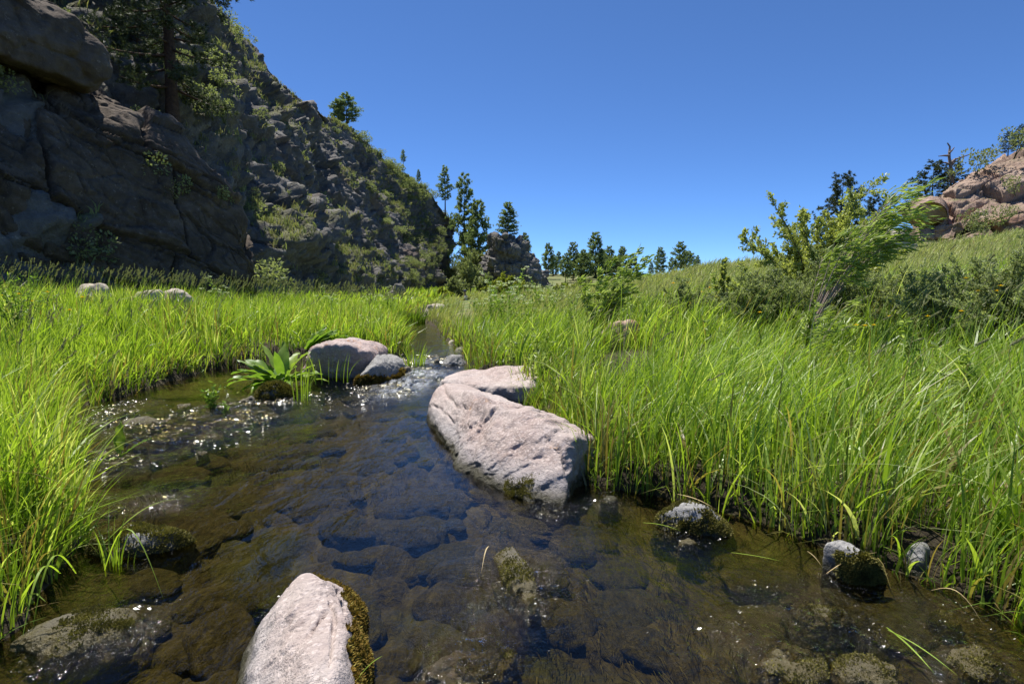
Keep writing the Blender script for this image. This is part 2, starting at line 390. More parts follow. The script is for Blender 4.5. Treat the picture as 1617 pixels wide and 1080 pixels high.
def height(x, y):
    x = np.asarray(x, float); y = np.asarray(y, float); d = bankd(x, y)
    P = np.stack([x, y, 0 * x], 1)
    ys = np.maximum(y, .5); u = x / ys
    zc = np.interp(u, UC, ZC)
    s = np.clip((y - 2) / 28, 0, 1) ** 1.15
    over = sstep(31, 60, y)
    right = zc * s * (1 - .75 * over * (u > .15)) * sstep(.0, 2.0, d)
    right = np.where(y < 2, 0, right)
    leftz = .07 * np.clip(xl(y) - x, 0, 9)
    land = .17 * sstep(-.02, .22, d) + np.where(x > xr(y), right, leftz) + .05 * fbm(P * .8, 3, 21) * sstep(0, 1, d)
    land = land + 3.2 * sstep(55, 115, y) * sstep(-.25, .02, u)
    land = land + 4.2 * sstep(85, 135, y) * np.exp(-((u + .07) / .07) ** 2)
    inn = np.clip(-d, 0, 3)
    shallow = sstep(0, .9, inn)
    hump = fbm(np.stack([x * 2.2, y * 1.3, 0 * x], 1), 4, 31)
    f1, f2, cid = worley(np.stack([x * 2.6 + .25 * hump, y * 1.9 + .25 * hump, 0 * x + .5], 1), 77)
    g1, g2, gid = worley(np.stack([x * 6.2 + .6 * hump, y * 5.0 + .6 * hump, 0 * x + .5], 1), 87)
    bed = -.06 - .13 * shallow + .04 * hump + .08 * np.sqrt(np.clip(1 - (f1 / .62) ** 2, 0, 1)) * np.clip(cid * 1.3 - .3, 0, 1) * shallow + .05 * np.sqrt(np.clip(1 - (g1 / .5) ** 2, 0, 1)) * (gid > .3) * shallow + .03 * fbm(np.stack([x * 7, y * 4, 0 * x], 1), 3, 32); bed = np.minimum(bed, -.025)
    return np.where(d > 0, land + water_z(y) * 1.0 - .02, bed + water_z(y) - .0) 

def polar(rs, th):
    R, T = np.meshgrid(rs, th, indexing='ij')
    return (R * np.sin(T)).ravel(), (R * np.cos(T)).ravel()

th = np.concatenate([np.linspace(-RAD(65), RAD(65), 620), np.linspace(RAD(65), RAD(295), 160)[1:-1]])
rs = np.concatenate([[.02], np.geomspace(.5, 30, 330), np.geomspace(30.5, 3500, 110)])
gx, gy = polar(rs, th); gz = height(gx, gy)
far_r = np.hypot(gx, gy)
gz = np.where(far_r > 200, np.minimum(gz, 3.5), gz)
F = grid_faces(len(rs), len(th)); nT = len(th)
i = np.arange(len(rs) - 1) * nT
wrapF = np.stack([i + nT - 1, i + nT + nT - 1, i + nT, i], 1)
dd = bankd(gx, gy)
under = 1 - sstep(-.02, .06, dd)
farv = np.where(gx > xr(gy), sstep(6, 14, gy), sstep(10, 20, gy)) * sstep(.1, .5, dd)
setting(mesh_obj('ground', np.stack([gx, gy, gz], 1), np.vstack([F[:, ::-1], wrapF[:, ::-1]]), None, M['ground'], None, True, attrs={'under': under, 'far': farv}))

# riffles: where stones break the surface
RIFF = [(200, 640, .25, .8), (280, 680, .5, 1.), (350, 660, .5, 1.), (240, 700, .4, 1.), (400, 640, .4, .9), (450, 622, .35, .7), (180, 660, .3, .8), (150, 720, .25, .8), (200, 730, .25, .7), (540, 640, .35, .35),
        (640, 608, .35, 1.2), (665, 590, .4, 1.2), (655, 575, .5, .8), (610, 618, .4, .8), (160, 1000, .16, .8), (820, 930, .16, .9), (760, 1022, .13, .8), (690, 1040, .08, .6),
        (1180, 1000, .12, .7), (1290, 960, .2, .9), (1240, 1030, .2, .7), (1340, 1000, .16, .8), (1190, 940, .1, .5), (1490, 960, .15, .7), (1540, 1040, .2, .8), (1330, 910, .12, .6), (960, 790, .15, .6), (880, 800, .15, .6), (240, 790, .2, .6), (1090, 850, .12, .6), (470, 960, .12, .5)]
def riffle(x, y):
    r = np.zeros_like(x)
    for (px, py, s, a) in RIFF:
        c = at(px, py); r = np.maximum(r, a * np.exp(-(((x - c[0]) / s) ** 2 + ((y - c[1]) / (s * 1.1)) ** 2)))
    return r
rsw = np.concatenate([[.02], np.geomspace(.45, 1.2, 90)[:-1], np.geomspace(1.2, 12, 620), np.geomspace(12.1, 40, 60)])
thw = np.concatenate([np.linspace(-RAD(58), RAD(58), 900), np.linspace(RAD(58), RAD(302), 90)[1:-1]])
wx, wy = polar(rsw, thw)
rf = riffle(wx, wy)
W2 = np.stack([wx, wy, 0 * wx], 1)
wz = water_z(wy) + .0022 * fbm(W2 * [8, 5, 1], 4, 51, .6) + rf * (.016 * vnoise(W2 * [11, 8, 1], 52) + .014 * vnoise(W2 * [22, 16, 1], 54) + .0075 * vnoise(W2 * [46, 32, 1], 55)) + .004 * vnoise(np.stack([wx * 2.4, wy * 1.4, 0 * wx], 1), 53)
for (px, py, s, a) in RIFF:
    c = at(px, py); wz = wz + .014 * a * np.exp(-(((wx - c[0]) / s) ** 2 + ((wy - c[1]) / s) ** 2))
WF = grid_faces(len(rsw), len(thw)); nT = len(thw); i = np.arange(len(rsw) - 1) * nT
WF = np.vstack([WF, np.stack([i + nT - 1, i + nT + nT - 1, i + nT, i], 1)])
wd = bankd(wx, wy)
keep = (wd[WF] < .12).any(1)
WF = WF[keep][:, ::-1]
used, inv = np.unique(WF, return_inverse=True)
foam = np.zeros_like(wx)
for (px, py, s, a) in [(640, 612, .28, 1.), (660, 598, .3, .9), (625, 622, .25, .7), (665, 580, .3, .5)]:
    c = at(px, py); foam = np.maximum(foam, a * np.exp(-(((wx - c[0]) / s) ** 2 + ((wy - c[1]) / s) ** 2)))
n = 75000; cs_ = np.array([(*at(px, py)[:2], s, a) for (px, py, s, a) in RIFF]); wt_ = cs_[:, 2] ** 2 * cs_[:, 3] * np.where(cs_[:, 1] < 2.6, 1.1, 1); q = rng.choice(len(cs_), n, p=wt_ / wt_.sum())
qx = cs_[q, 0] + rng.normal(0, .62, n) * cs_[q, 2]; qy = cs_[q, 1] + rng.normal(0, .62, n) * cs_[q, 2]
k_ = (bankd(qx, qy) < .02) & (fbm(np.stack([qx * 6, qy * 5, 0 * qx], 1), 3, 57) > .10); qx, qy = qx[k_], qy[k_]; n = len(qx)
nm = unit(np.stack([rng.normal(-.02, .38, n), rng.normal(-.34, .36, n), np.ones(n)], 1)); t1 = unit(np.cross(nm, [0, 1.0, .1])); t2 = np.cross(nm, t1)  # loose facets added over the riffles, tilt biased to catch sun glints
qs = (rng.gamma(2.5, .14, n).clip(.1, 1) * (.003 + .0017 * qy))[:, None]; qc = np.stack([qx, qy, water_z(qy) + .008 + rng.uniform(0, .012, n)], 1)
QV = np.stack([qc - t1 * qs * 2, qc - t2 * qs * .8, qc + t1 * qs * 2, qc + t2 * qs * .8], 1).reshape(-1, 3)
WV = np.stack([wx, wy, wz], 1)[used]; nw_ = len(WV)
setting(mesh_obj('water', np.vstack([WV, QV]), np.vstack([inv.reshape(-1, 4), nw_ + np.arange(n * 4).reshape(-1, 4)]), None, M['water'], None, True, attrs={'riffle': np.concatenate([rf[used], np.zeros(n * 4)]), 'foam': np.concatenate([foam[used], np.zeros(n * 4)]), 'crest': np.concatenate([np.zeros(nw_), np.ones(n * 4)])}))  # water surface joined with the added glint facets

# ------------------------------------------------------------------ lofted rock faces
def resample(poly, n, w=None):
    poly = np.asarray(poly, float); k = len(poly); t = np.linspace(0, k - 1, n)
    return np.stack([np.interp(t, np.arange(k), poly[:, a]) for a in range(poly.shape[1])], 1)

def loft(rows, nu, nv, smooth=6):
    rows = np.asarray(rows, float)                       # (R, C, 3)
    A = np.stack([resample(r, nu) for r in rows])        # (R, nu, 3)
    G_ = np.stack([resample(A[:, c], nv) for c in range(nu)])   # (nu, nv, 3)
    for _ in range(smooth):
        H_ = G_.copy()
        H_[1:-1] = (G_[:-2] + 2 * G_[1:-1] + G_[2:]) / 4; G_ = H_.copy()
        H_[:, 1:-1] = (G_[:, :-2] + 2 * G_[:, 1:-1] + G_[:, 2:]) / 4; G_ = H_
    return G_

def gnorm(G_):
    a = np.gradient(G_, axis=0); b = np.gradient(G_, axis=1); n = np.cross(a, b); return unit(n)

def dome(P, s, k=.95):
    f1, f2, cid = worley(P, s); 
    return np.sqrt(np.clip(1 - (f1 / k) ** 2, 0, 1)) * .6 + .4 * np.clip((f2 - f1) * 3, 0, 1) - .5, cid, f2 - f1

# dark hillside on the left
rowsB = [(-11.8, 3), (-11.8, 13), (-11.6, 22), (-11.4, 30), (-11.3, 38), (-11.1, 46), (-11.0, 54), (-11.0, 62), (-10.8, 72), (-10.0, 82), (-8.3, 88), (-9.5, 95), (-18, 101)]
ridge = [(-24, 3, 26), (-24, 13, 26), (-23.5, 24, 26), (-23, 34, 26), tuple(atY(365, -5, 45)), tuple(atY(418, 85, 52)), tuple(atY(478, 140, 61)), tuple(atY(560, 190, 73)), tuple(atY(612, 243, 82)), tuple(atY(662, 280, 88)), tuple(atY(694, 312, 92)), tuple(atY(726, 352, 94)), (-16, 101, 8)]
Bp = np.array([(x, y, -.4) for x, y in rowsB]); Rp = np.array(ridge)
def mixr(a, h, bulge): 
    q = Bp + (Rp - Bp) * a; q[:, 2] = Bp[:, 2] + (Rp[:, 2] - Bp[:, 2]) * h; q[:, 0] += bulge; return q
back = Rp + np.array([-7, 3, -1.5]); back2 = Rp + np.array([-22, 6, -9])
nu, nv = 640, 250
HG = loft([Bp, mixr(.08, .16, 0), mixr(.3, .38, 0), mixr(.52, .6, 0), mixr(.78, .82, 0), Rp, back, back2], nu, nv, 8)
# columns denser where near: keep as is
HN = gnorm(HG)
if HN[nu // 2, nv // 3, 0] < 0: HN = -HN
P = HG.reshape(-1, 3); N = HN.reshape(-1, 3)
ro = np.stack([P[:, 1] * .8 + P[:, 2] * .6, P[:, 2] * .8 - P[:, 1] * .6, P[:, 0]], 1)      # ribs run down to the far end
d1 = fbm(ro * np.array([.06, .13, .1]), 4, 3)
wrp = .35 * np.stack([fbm(P * .25, 3, 7), fbm(P * .25, 3, 17), fbm(P * .25, 3, 27)], 1)
k1 = facet(ro * np.array([.13, .22, .18]) + wrp, 11); k2 = facet(ro * np.array([.36, .52, .45]) + wrp, 12); k3 = facet(P * np.array([.95, .95, 1.1]) + wrp, 13); k4 = facet(P * 2.1 + wrp, 14)
hs_, he_ = slabs(P[:, 1] * .8 - P[:, 2] * .5, P[:, 2] * .85 + P[:, 1] * .45 + 1.5 * wrp[:, 0], 7.0, 2.6, 161, P)
fade = np.clip(np.tile(np.linspace(0, 1, nv), nu) * 9, .25, 1)
topv = np.tile(np.linspace(0, 1, nv), nu)
vis = 1 - .6 * sstep(.5, .70, topv) 
disp = -1.0 + (2.3 * d1 + .95 * k1 + .95 * hs_ - .45 * (1 - sstep(0, .25, he_)) + .65 * k2 + .36 * k3 + .15 * k4 + .4 * fbm(P * .8, 5, 15)) * fade * vis
Pd = P + N * disp[:, None]
HGd = Pd.reshape(nu, nv, 3); HNd = gnorm(HGd); 
if HNd[nu // 2, nv // 3, 0] < 0: HNd = -HNd
nzv = HNd.reshape(-1, 3)[:, 2]
vegn = fbm(P * .22, 4, 61) + .45 * fbm(P * .9, 3, 62)
vegm = sstep(.46, .66, nzv + .25 * vegn) * sstep(-.12, .2, vegn)
setting(mesh_obj('hillside', Pd, grid_faces(nu, nv), None, M['hill'], None, True, attrs={'veg': vegm * .85}))

# near dark cliff at the left edge
cb = [(-15.5, 7), (-14.2, 11), (-12.7, 13.8), (-12.0, 15.6), (-11.4, 17.2), (-10.7, 18.6), (-9.9, 19.9), (-9.35, 20.6), (-9.4, 21.8), (-11.5, 23.5)]
ct = [(-19, 9, 8.3), (-17.5, 12, 8.3), tuple(atY(-5, 150, 16.4)), tuple(atY(90, 135, 17.8)), tuple(atY(165, 142, 19.3)), tuple(atY(268, 214, 20.3)), tuple(atY(335, 292, 21.0)), tuple(atY(385, 350, 21.4)), tuple(atY(405, 390, 22.2)), (-12.2, 23.8, 2.6)]
cb = np.array([(x, y, -.3) for x, y in cb]); ct = np.array(ct)
def cm(a, h): q = cb + (ct - cb) * a; q[:, 2] = cb[:, 2] + (ct[:, 2] - cb[:, 2]) * h; return q
CG = loft([cb, cm(.04, .3), cm(.2, .62), cm(.5, .86), ct, ct + np.array([-2.5, 2.5, .5]), ct + np.array([-6, 5, .5])], 460, 260, 5)
CN = gnorm(CG); 
if CN[230, 60, 0] < 0: CN = -CN
P = CG.reshape(-1, 3); N = CN.reshape(-1, 3)
sa = P[:, 0] * .55 + P[:, 1] * .83; up = P[:, 2] + .42 * sa + .5 * fbm(P * .25, 3, 33)
Q = np.stack([sa, up, P[:, 0] - .3 * P[:, 1]], 1)
b1, c1, e1 = dome(Q * np.array([.14, .42, .2]), 41, 1.05)
b2, c2, e2 = dome(Q * np.array([.5, .75, .5]), 42, 1.05)
strata = sstep(.0, .12, np.abs(((up * .55 + .4 * fbm(P * .3, 3, 35)) % 1) - .5) ) 
fd = np.clip(np.tile(np.linspace(0, 1, 260), 460) * 12, .2, 1)
so_, se_ = slabs(sa, up, 3.4, 1.55, 141, P)
s2_, e2_ = slabs(sa * .9 + .3 * up, up + .25 * sa, 1.3, .55, 145, P)
disp = (.13 * s2_ - .07 * (1 - sstep(0, .05, e2_)) + .75 * so_ - .42 * (1 - sstep(0, .09, se_)) - .05 * (1 - sstep(0, .3, se_)) + .20 * facet(Q * np.array([.5, .8, .5]), 44) + .07 * facet(Q * np.array([1.6, 2.4, 1.6]), 45) + .07 * fbm(P * 2.2, 5, 36) + .7 * fbm(P * .22, 3, 37)) * fd
setting(mesh_obj('cliff', P + N * disp[:, None], grid_faces(460, 260), None, M['cliff'], None, True))

# rocks -------------------------------------------------------------
_ico = {}
def ico(n):
    if n not in _ico:
        bm = bmesh.new(); bmesh.ops.create_icosphere(bm, subdivisions=n, radius=1)
        V = np.array([v.co for v in bm.verts]); Fc = np.array([[v.index for v in f.verts] for f in bm.faces]); bm.free(); _ico[n] = (unit(V), Fc)
    return _ico[n]

def rock_from_hull(pts, sub=6, rnd=14, n1=.035, n2=.012, seed=1, scale=1.0, strata=0.0):
    """rounded convex rock around the given corner points, with chips and grain"""
    pts = np.asarray(pts, float); c = pts.mean(0); ext = (pts.max(0) - pts.min(0)) / 2; Q = (pts - c) / ext
    bm = bmesh.new(); [bm.verts.new(q) for q in Q]; bm.verts.ensure_lookup_table()
    bmesh.ops.convex_hull(bm, input=bm.verts); bm.normal_update()
    nn = np.array([f.normal for f in bm.faces]); hh = np.array([f.normal.dot(f.verts[0].co) for f in bm.faces]); bm.free()
    ok = hh > 1e-3; nn, hh = nn[ok], hh[ok]
    D, Fc = ico(sub)
    inv = np.clip(D @ nn.T, 1e-4, None) / hh[None]
    r = 1 / (np.power(np.power(inv, rnd).sum(1), 1 / rnd))
    V = c + D * r[:, None] * ext
    s = ext.mean() * scale
    f1, f2, cid = worley(V / s * 1.7 + seed * 3.1, seed)
    dn = n1 * 2.2 * fbm(V / s * 1.3 + seed, 4, seed) + n1 * (cid - .5) * 1.2 * sstep(0, .25, f2 - f1) + n2 * 2 * fbm(V / s * 7 + seed, 4, seed + 9) - n1 * .18 * (1 - sstep(0, .06, f2 - f1))
    V = V + unit(V - c) * (dn * s * 2)[:, None]
    return V, Fc

def rock(name, pts, m, label, cat='boulder', group=None, sub=6, parent=None, **kw):
    V, Fc = rock_from_hull(pts, sub, **kw); o = V.mean(0) * np.array([1, 1, 0])
    ob = mesh_obj(name, V - o, None, Fc, m, parent, True); ob.location = o
    if label: thing(ob, label, cat, group)
    return ob, V

def carve(ob, loc, lines, width, depth):
    """cuts cracks into a rock along lines picked in the photo"""
    me = ob.data; n = len(me.vertices); V = np.zeros(n * 3, np.float32); me.vertices.foreach_get('co', V); V = V.reshape(-1, 3).astype(float)
    N = np.zeros(n * 3, np.float32); me.vertices.foreach_get('normal', N); N = N.reshape(-1, 3)
    Wd = V + np.array(loc); R = Wd - [0, 0, CAM_H]; f = R[:, 1] * CP - R[:, 2] * SP; up = R[:, 1] * SP + R[:, 2] * CP
    pq = np.stack([808.5 + FPX * R[:, 0] / f, 540 - FPX * up / f], 1); pq += 5 * np.stack([fbm(V * 9, 3, 1), fbm(V * 9, 3, 2)], 1)
    vis = (N * -unit(R)).sum(1) > 0; dmin = np.full(n, 1e9)
    for ln in lines:
        for a, b in zip(ln[:-1], ln[1:]):
            a = np.array(a, float); b = np.array(b, float); t = np.clip(((pq - a) @ (b - a)) / ((b - a) @ (b - a)), 0, 1); dmin = np.minimum(dmin, np.linalg.norm(pq - a - t[:, None] * (b - a), axis=1))
    V -= N * (depth * np.clip(1 - dmin / width, 0, 1) * vis)[:, None]
    me.vertices.foreach_set('co', V.astype(np.float32).ravel()); me.update()

FOOT = []                                   # footprints kept free of grass
def blob_pts(c, a, b, h, rz=0, seed=0, low=.2, n=16, flat=.6):
    r = np.random.default_rng(seed); pts = []
    for k in range(n):
        t = 2 * math.pi * k / n + r.uniform(-.2, .2); q = r.uniform(.8, 1.1)
        e = r.uniform(-.1, .5)
        pts.append((a * q * math.cos(t), b * q * math.sin(t), h * e))
        q2 = r.uniform(.3, flat); pts.append((a * q2 * math.cos(t + .3), b * q2 * math.sin(t + .3), h * r.uniform(.8, 1.0)))
        pts.append((a * 1.3 * math.cos(t), b * 1.3 * math.sin(t), -low))
    p = np.array(pts); cz, sz = math.cos(rz), math.sin(rz)
    return np.stack([c[0] + p[:, 0] * cz - p[:, 1] * sz, c[1] + p[:, 0] * sz + p[:, 1] * cz, c[2] + p[:, 2]], 1)

def stone(name, px, py, wpx, h, m, label, depth=.8, rz=0, seed=0, cat='stone', group=None, z=0, sub=5, low=.2, Y=None, **kw):
    c = at(px, py, z) if Y is None else atY(px, py, Y)
    a = wpx / FPX * c[1] / 2; b = a * depth
    FOOT.append((c[0], c[1], max(a, b) * .85))
    return rock(name, blob_pts(c, a, b, h, rz, seed, low), m, label, cat, group, sub, seed=seed, **kw)

def moss_on(V, Fc, mask, n, ob, m, L=(.008, .022), name='moss', tone=(0, 1)):
    tri = V[Fc]; cen = tri.mean(1); nr = np.cross(tri[:, 1] - tri[:, 0], tri[:, 2] - tri[:, 0]); ar = np.linalg.norm(nr, axis=1); nr = unit(nr)
    cj = cen + .05 * np.stack([fbm(cen * 13, 3, 91), fbm(cen * 13, 3, 92), fbm(cen * 13, 3, 93)], 1) + rng.normal(0, .012, cen.shape); cj[:, 2] = np.where(cen[:, 2] < .0, cen[:, 2], cj[:, 2])
    w = ar * mask(cj, nr)
    if w.sum() <= 0: return
    w = w * np.clip(.35 + 2.2 * fbm(cen * 11, 3, 8), .0, 1.2) + w * .06
    f = rng.choice(len(Fc), n, p=w / w.sum()); u = rng.dirichlet((1, 1, 1), n)
    p = (tri[f] * u[:, :, None]).sum(1) - nr[f] * .003
    b = Bag(); l = rng.uniform(*L, n); t = np.clip(.5 + .5 * fbm(p * 22, 2, 5) + rng.normal(0, .2, n), *tone)
    leaves(b, p, nr[f] + rdir(n) * .75, l, l * .45, tone=t)
    o = b.build(name, m, ob); o.location = -np.array(ob.location) if ob.parent is None else (0, 0, 0)
    return o

# central pink boulder
A_ = [(700, 600, .27), (745, 622, .34), (800, 645, .36), (855, 664, .34), (900, 688, .30)]
pts = [at(*p) for p in A_] + [at(672, 634, .15), at(685, 608, .24), at(668, 652, .05), at(672, 662, -.0), at(705, 718, .0), at(752, 756, .0), at(812, 790, .0), at(888, 802, .0), at(903, 778, .05), at(909, 710, .22)]
lo = [p + np.array([0, -.02, -.3]) for p in pts[7:13]]
bk = [at(*p) + np.array([.18, .22, -.06]) for p in A_] + [at(*p) * np.array([1, 1, 0]) + np.array([.22, .2, -.3]) for p in A_]
ob, V = rock('boulder', pts + lo + bk, M['pink'], 'large pink granite boulder sloping into the water in the middle of the stream', sub=7, rnd=70, n1=.024, n2=.016, seed=4)
carve(ob, ob.location, [[(784, 640), (774, 654), (758, 674)], [(864, 690), (880, 712), (898, 744)], [(697, 606), (704, 622), (722, 640), (736, 643)], [(672, 640), (698, 645), (716, 666)], [(742, 676), (752, 668)]], 3.5, .022)
Fc = ico(7)[1]
moss_on(V, Fc, lambda c, n: np.clip((.17 - np.linalg.norm((c - at(812, 778, .03)) * np.array([1, 1, 1.6]), axis=1) + .05 * vnoise(c * 9, 4)) / .12, 0, 1) ** 2 * (c[:, 2] > 0), 4500, ob, M['moss'], (.004, .013))
FOOT += [(at(850, 725)[0] - .02, at(850, 725)[1], .26)]
for t in np.linspace(0, 1, 8): q = at(690, 625) * (1 - t) + at(880, 735) * t; FOOT.append((q[0] + .08, q[1] + .04, .22))

# slab behind it
pts = [at(690, 600, .15), at(715, 583, .22), at(780, 575, .27), at(852, 575, .29), at(878, 588, .27), at(850, 606, .24), at(760, 612, .16)]
pts += [p * np.array([1, 1, 0]) + np.array([0, -.03, -.2]) for p in pts]
ob, V = rock('boulder', pts, M['pink'], 'flat pink slab with orange lichen behind the large sloping boulder', rnd=16, n1=.03, seed=8)
FOOT += [(at(x, 592, .15)[0], at(x, 592, .15)[1], .4) for x in (720, 760, 800, 835, 862)]
# a low shelf at its back edge
stone('stone', 818, 655, 60, .10, M['pink'], 'small pink ledge poking from the grass behind the large boulder', .5, seed=21, z=.22)

# left pair
Yb = 7.2
pts = [atY(474, 560, 6.8), atY(480, 545, 6.75), atY(510, 537, 6.7), atY(540, 538, 6.7), atY(575, 547, 6.7), atY(592, 556, 6.75), atY(470, 600, 7.0), atY(500, 618, 7.0), atY(560, 614, 7.0), atY(592, 604, 7.0), atY(478, 575, 6.75), atY(592, 565, 6.75)]
pts += [p + np.array([.05, .9, 0]) for p in pts[1:6]] + [p * np.array([1, 1, 0]) + np.array([0, .5, -.25]) for p in pts[:6]] + [p + np.array([0, 0, -.25]) for p in pts[6:10]]
ob, V = rock('boulder', pts, M['pinkshade'], 'rounded shaded boulder with orange lichen on top beside the dock leaves', seed=12, n1=.03)
FOOT += [(at(x, 590)[0], at(x, 590)[1] + .3, .5) for x in (500, 540, 575)]
pts = [atY(600, 556, 7.0), atY(618, 560, 7.1), atY(628, 570, 7.0), at(560, 600, .1), at(575, 606, .02), at(625, 600, .0), at(632, 592, .1), at(590, 575, .28)]
pts += [p + np.array([.0, .5, -.05]) for p in pts[:3]] + [p * np.array([1, 1, 0]) + np.array([0, 0, -.25]) for p in pts]
ob, V = rock('boulder', pts, M['grey'], 'pale grey boulder with rusty moss at its foot beside the little rapids', seed=15, rnd=20, n1=.025)
moss_on(V, ico(6)[1], lambda c, n: (c[:, 2] < .12 + .05 * vnoise(c * 7, 3)) * (c[:, 2] > -.03) * (n[:, 1] < .3), 9000, ob, M['rustmoss'], (.02, .05))
FOOT += [(at(605, 595)[0], at(605, 595)[1] + .2, .45)]
stone('stone', 612, 603, 62, .16, M['wetrock'], 'dark mossy ledge stone under the pale grey boulder', .6, seed=16)
ob, V = stone('stone', 640, 596, 34, .16, M['wetrock'], 'dark wet stone with a grass tuft at the edge of the rapids', .8, seed=17)

# front boulder, cut by the bottom of the photo
pts = [at(495, 904, .2), at(470, 912, .19), at(540, 918, .19), at(560, 935, .16), at(425, 1010, .14), at(390, 1075, .12), at(380, 1120, .1), at(580, 1110, .12), at(550, 1000, .22), at(520, 1090, .24), at(470, 1000, .22)]
pts += [at(478, 898, 0), at(425, 980, 0), at(370, 1060, 0), at(350, 1130, 0), at(560, 925, 0), at(585, 960, 0), at(590, 1040, 0), at(585, 1150, 0)]
pts += [p + np.array([0, 0, -.22]) for p in pts[11:]]
ob, V = rock('boulder', pts, M['pink'], 'pale pink wedge boulder with a mossy side at the bottom of the photo', sub=7, rnd=22, n1=.022, n2=.009, seed=23)
carve(ob, ob.location, [[(512, 968), (485, 1003)], [(520, 950), (528, 990), (522, 1050)], [(535, 930), (545, 965)]], 5, .018)
Fc = ico(7)[1]
moss_on(V, Fc, lambda c, n: (n[:, 0] > .42) * (c[:, 2] < .15 + .05 * vnoise(c * 9, 2)) * (c[:, 2] > -.01), 16000, ob, M['rustmoss'], (.008, .022))
# front-left submerged stone, mossy ledge stone, centre stone
ob, V = stone('stone', 128, 1000, 190, .07, M['wetrock'], 'low mossy stone awash in the bottom left corner', .75, .3, 31, low=.15, sub=6, n1=.02)
moss_on(V, ico(6)[1], lambda c, n: (c[:, 2] > .015) * (c[:, 0] > at(110, 1000)[0] - .0 + .05 * vnoise(c * 8, 3)), 7000, ob, M['moss'], (.004, .012))
ob, V = stone('stone', 215, 862, 165, .10, M['grey'], 'grey stone with a thick moss cap beside the grassy left bank', .6, .15, 33, low=.15, sub=6)
moss_on(V, ico(6)[1], lambda c, n: (c[:, 2] > -.01) * (c[:, 0] > at(175, 850)[0] + .05 * vnoise(c * 8, 3)), 10000, ob, M['moss'], (.006, .018))
pts = [at(772, 868, .02), at(790, 856, .05), at(812, 858, .06), at(832, 885, .06), at(850, 925, .035), at(858, 958, .01), at(835, 972, .0), at(806, 930, .02), at(782, 892, .015), at(815, 895, .07)]
pts += [p * np.array([1, 1, 0]) + np.array([0, -.02, -.14]) for p in pts]
ob, V = rock('stone', pts, M['wetrock'], 'long narrow wet stone with thin moss in the middle of the water', 'stone', seed=35, rnd=12, n1=.05, n2=.02)
moss_on(V, ico(6)[1], lambda c, n: (c[:, 2] > -.005), 4500, ob, M['moss'], (.004, .012))
# right bank stones
ob, V = stone('stone', 1095, 832, 125, .13, M['grey'], 'moss covered stone with a pale top below the right bank', .7, -.3, 37, low=.15, sub=6)
moss_on(V, ico(6)[1], lambda c, n: (c[:, 2] < .10 + .04 * vnoise(c * 8, 3)) * (c[:, 2] > 0), 12000, ob, M['moss'], (.008, .02))
pts = [at(1296, 852, .13), at(1330, 846, .15), at(1365, 868, .13), at(1300, 876, .07), at(1305, 895, 0), at(1395, 925, 0), at(1405, 905, .05), at(1370, 880, .12), at(1340, 920, 0)]
pts += [p * np.array([1, 1, 0]) + np.array([0, 0, -.15]) for p in pts]
ob, V = rock('stone', pts, M['grey'], 'pointed pale grey stone with a mossy lower half against the grass', 'stone', seed=39, n1=.02)
c0 = at(1360, 900, .05)
moss_on(V, ico(6)[1], lambda c, n: (c[:, 1] < at(1330, 878, .1)[1] + .02 * vnoise(c * 9, 2)) * (c[:, 2] > -.01) * (c[:, 0] > at(1308, 880, .08)[0]), 12000, ob, M['moss'], (.008, .022))
FOOT += [(c0[0], c0[1], .13)]
stone('stone', 1452, 900, 72, .13, M['grey'], 'grey stone half hidden by grass blades right of the pointed stone', .7, .6, 41)
stone('stone', 1086, 858, 34, .03, M['wetrock'], 'tiny reddish brown stone breaking the surface by the right bank', .7, 0, 43, sub=4)
stone('stone', 962, 790, 34, .035, M['grey'], 'small wet grey stone just right of the large boulder', .7, .3, 45, sub=4)
for (px, py, w, h, sd, lab) in [(1250, 1048, 130, .045, 51, 'broad wet stone awash near the bottom, left of its twin'), (1375, 1062, 120, .045, 53, 'broad wet stone awash near the bottom, right of its twin'), (1545, 1045, 110, .04, 55, 'glistening wet stone in the bottom right corner'), (1300, 968, 100, .02, 57, 'barely covered stone ringed by glints below the pointed stone'), (1490, 975, 60, .03, 59, 'wet stone at the muddy foot of the right bank'),
                                (745, 1045, 150, .005, 61, 'submerged stone with a line of glints on its crest')]:
    ob, V = stone('stone', px, py, w, h * .8, M['wetrock'], lab, .75, .3, sd, low=.12, n1=.06, sub=6)
    moss_on(V, ico(6)[1], lambda c, n: (c[:, 2] > -.005) * .6, 2200, ob, M['moss'], (.004, .011))
# stones in the left riffle
for (px, py, w, h, sd, lab) in [(222, 668, 70, .05, 63, 'glistening wet stone at the head of the left riffle'), (160, 672, 40, .04, 65, 'dark wet stone close to the left grass bank'), (330, 690, 50, .025, 67, 'dark wet stone at the lower end of the left riffle'), (150, 720, 50, .035, 69, 'dark stone under the single dock leaf bank'),
                                (392, 636, 30, .07, 71, 'small black wet stone left of the mossy log stone')]:
    stone('stone', px, py, w, h, M['wetrock'], lab, .7, .2, sd, low=.12, n1=.05)
for i_, (px, py) in enumerate([(250, 655), (275, 690), (300, 668), (190, 690), (215, 705), (360, 675), (385, 660), (410, 650), (245, 725), (180, 735), (320, 715), (290, 640), (430, 655), (350, 640), (205, 650)]):
    stone('stone', px, py, 18 + 16 * ((i_ * 7) % 5) / 4, .008 + .014 * ((i_ * 3) % 4) / 3, M['wetrock'], 'small dark wet stone breaking the water in the left riffle', .75, i_, 300 + i_, sub=4, low=.1, n1=.06, group='small wet stones of the left riffle')
ob, V = stone('stone', 438, 628, 66, .17, M['wetrock'], 'moss covered stone under the dock leaves', .7, .2, 73, sub=6)
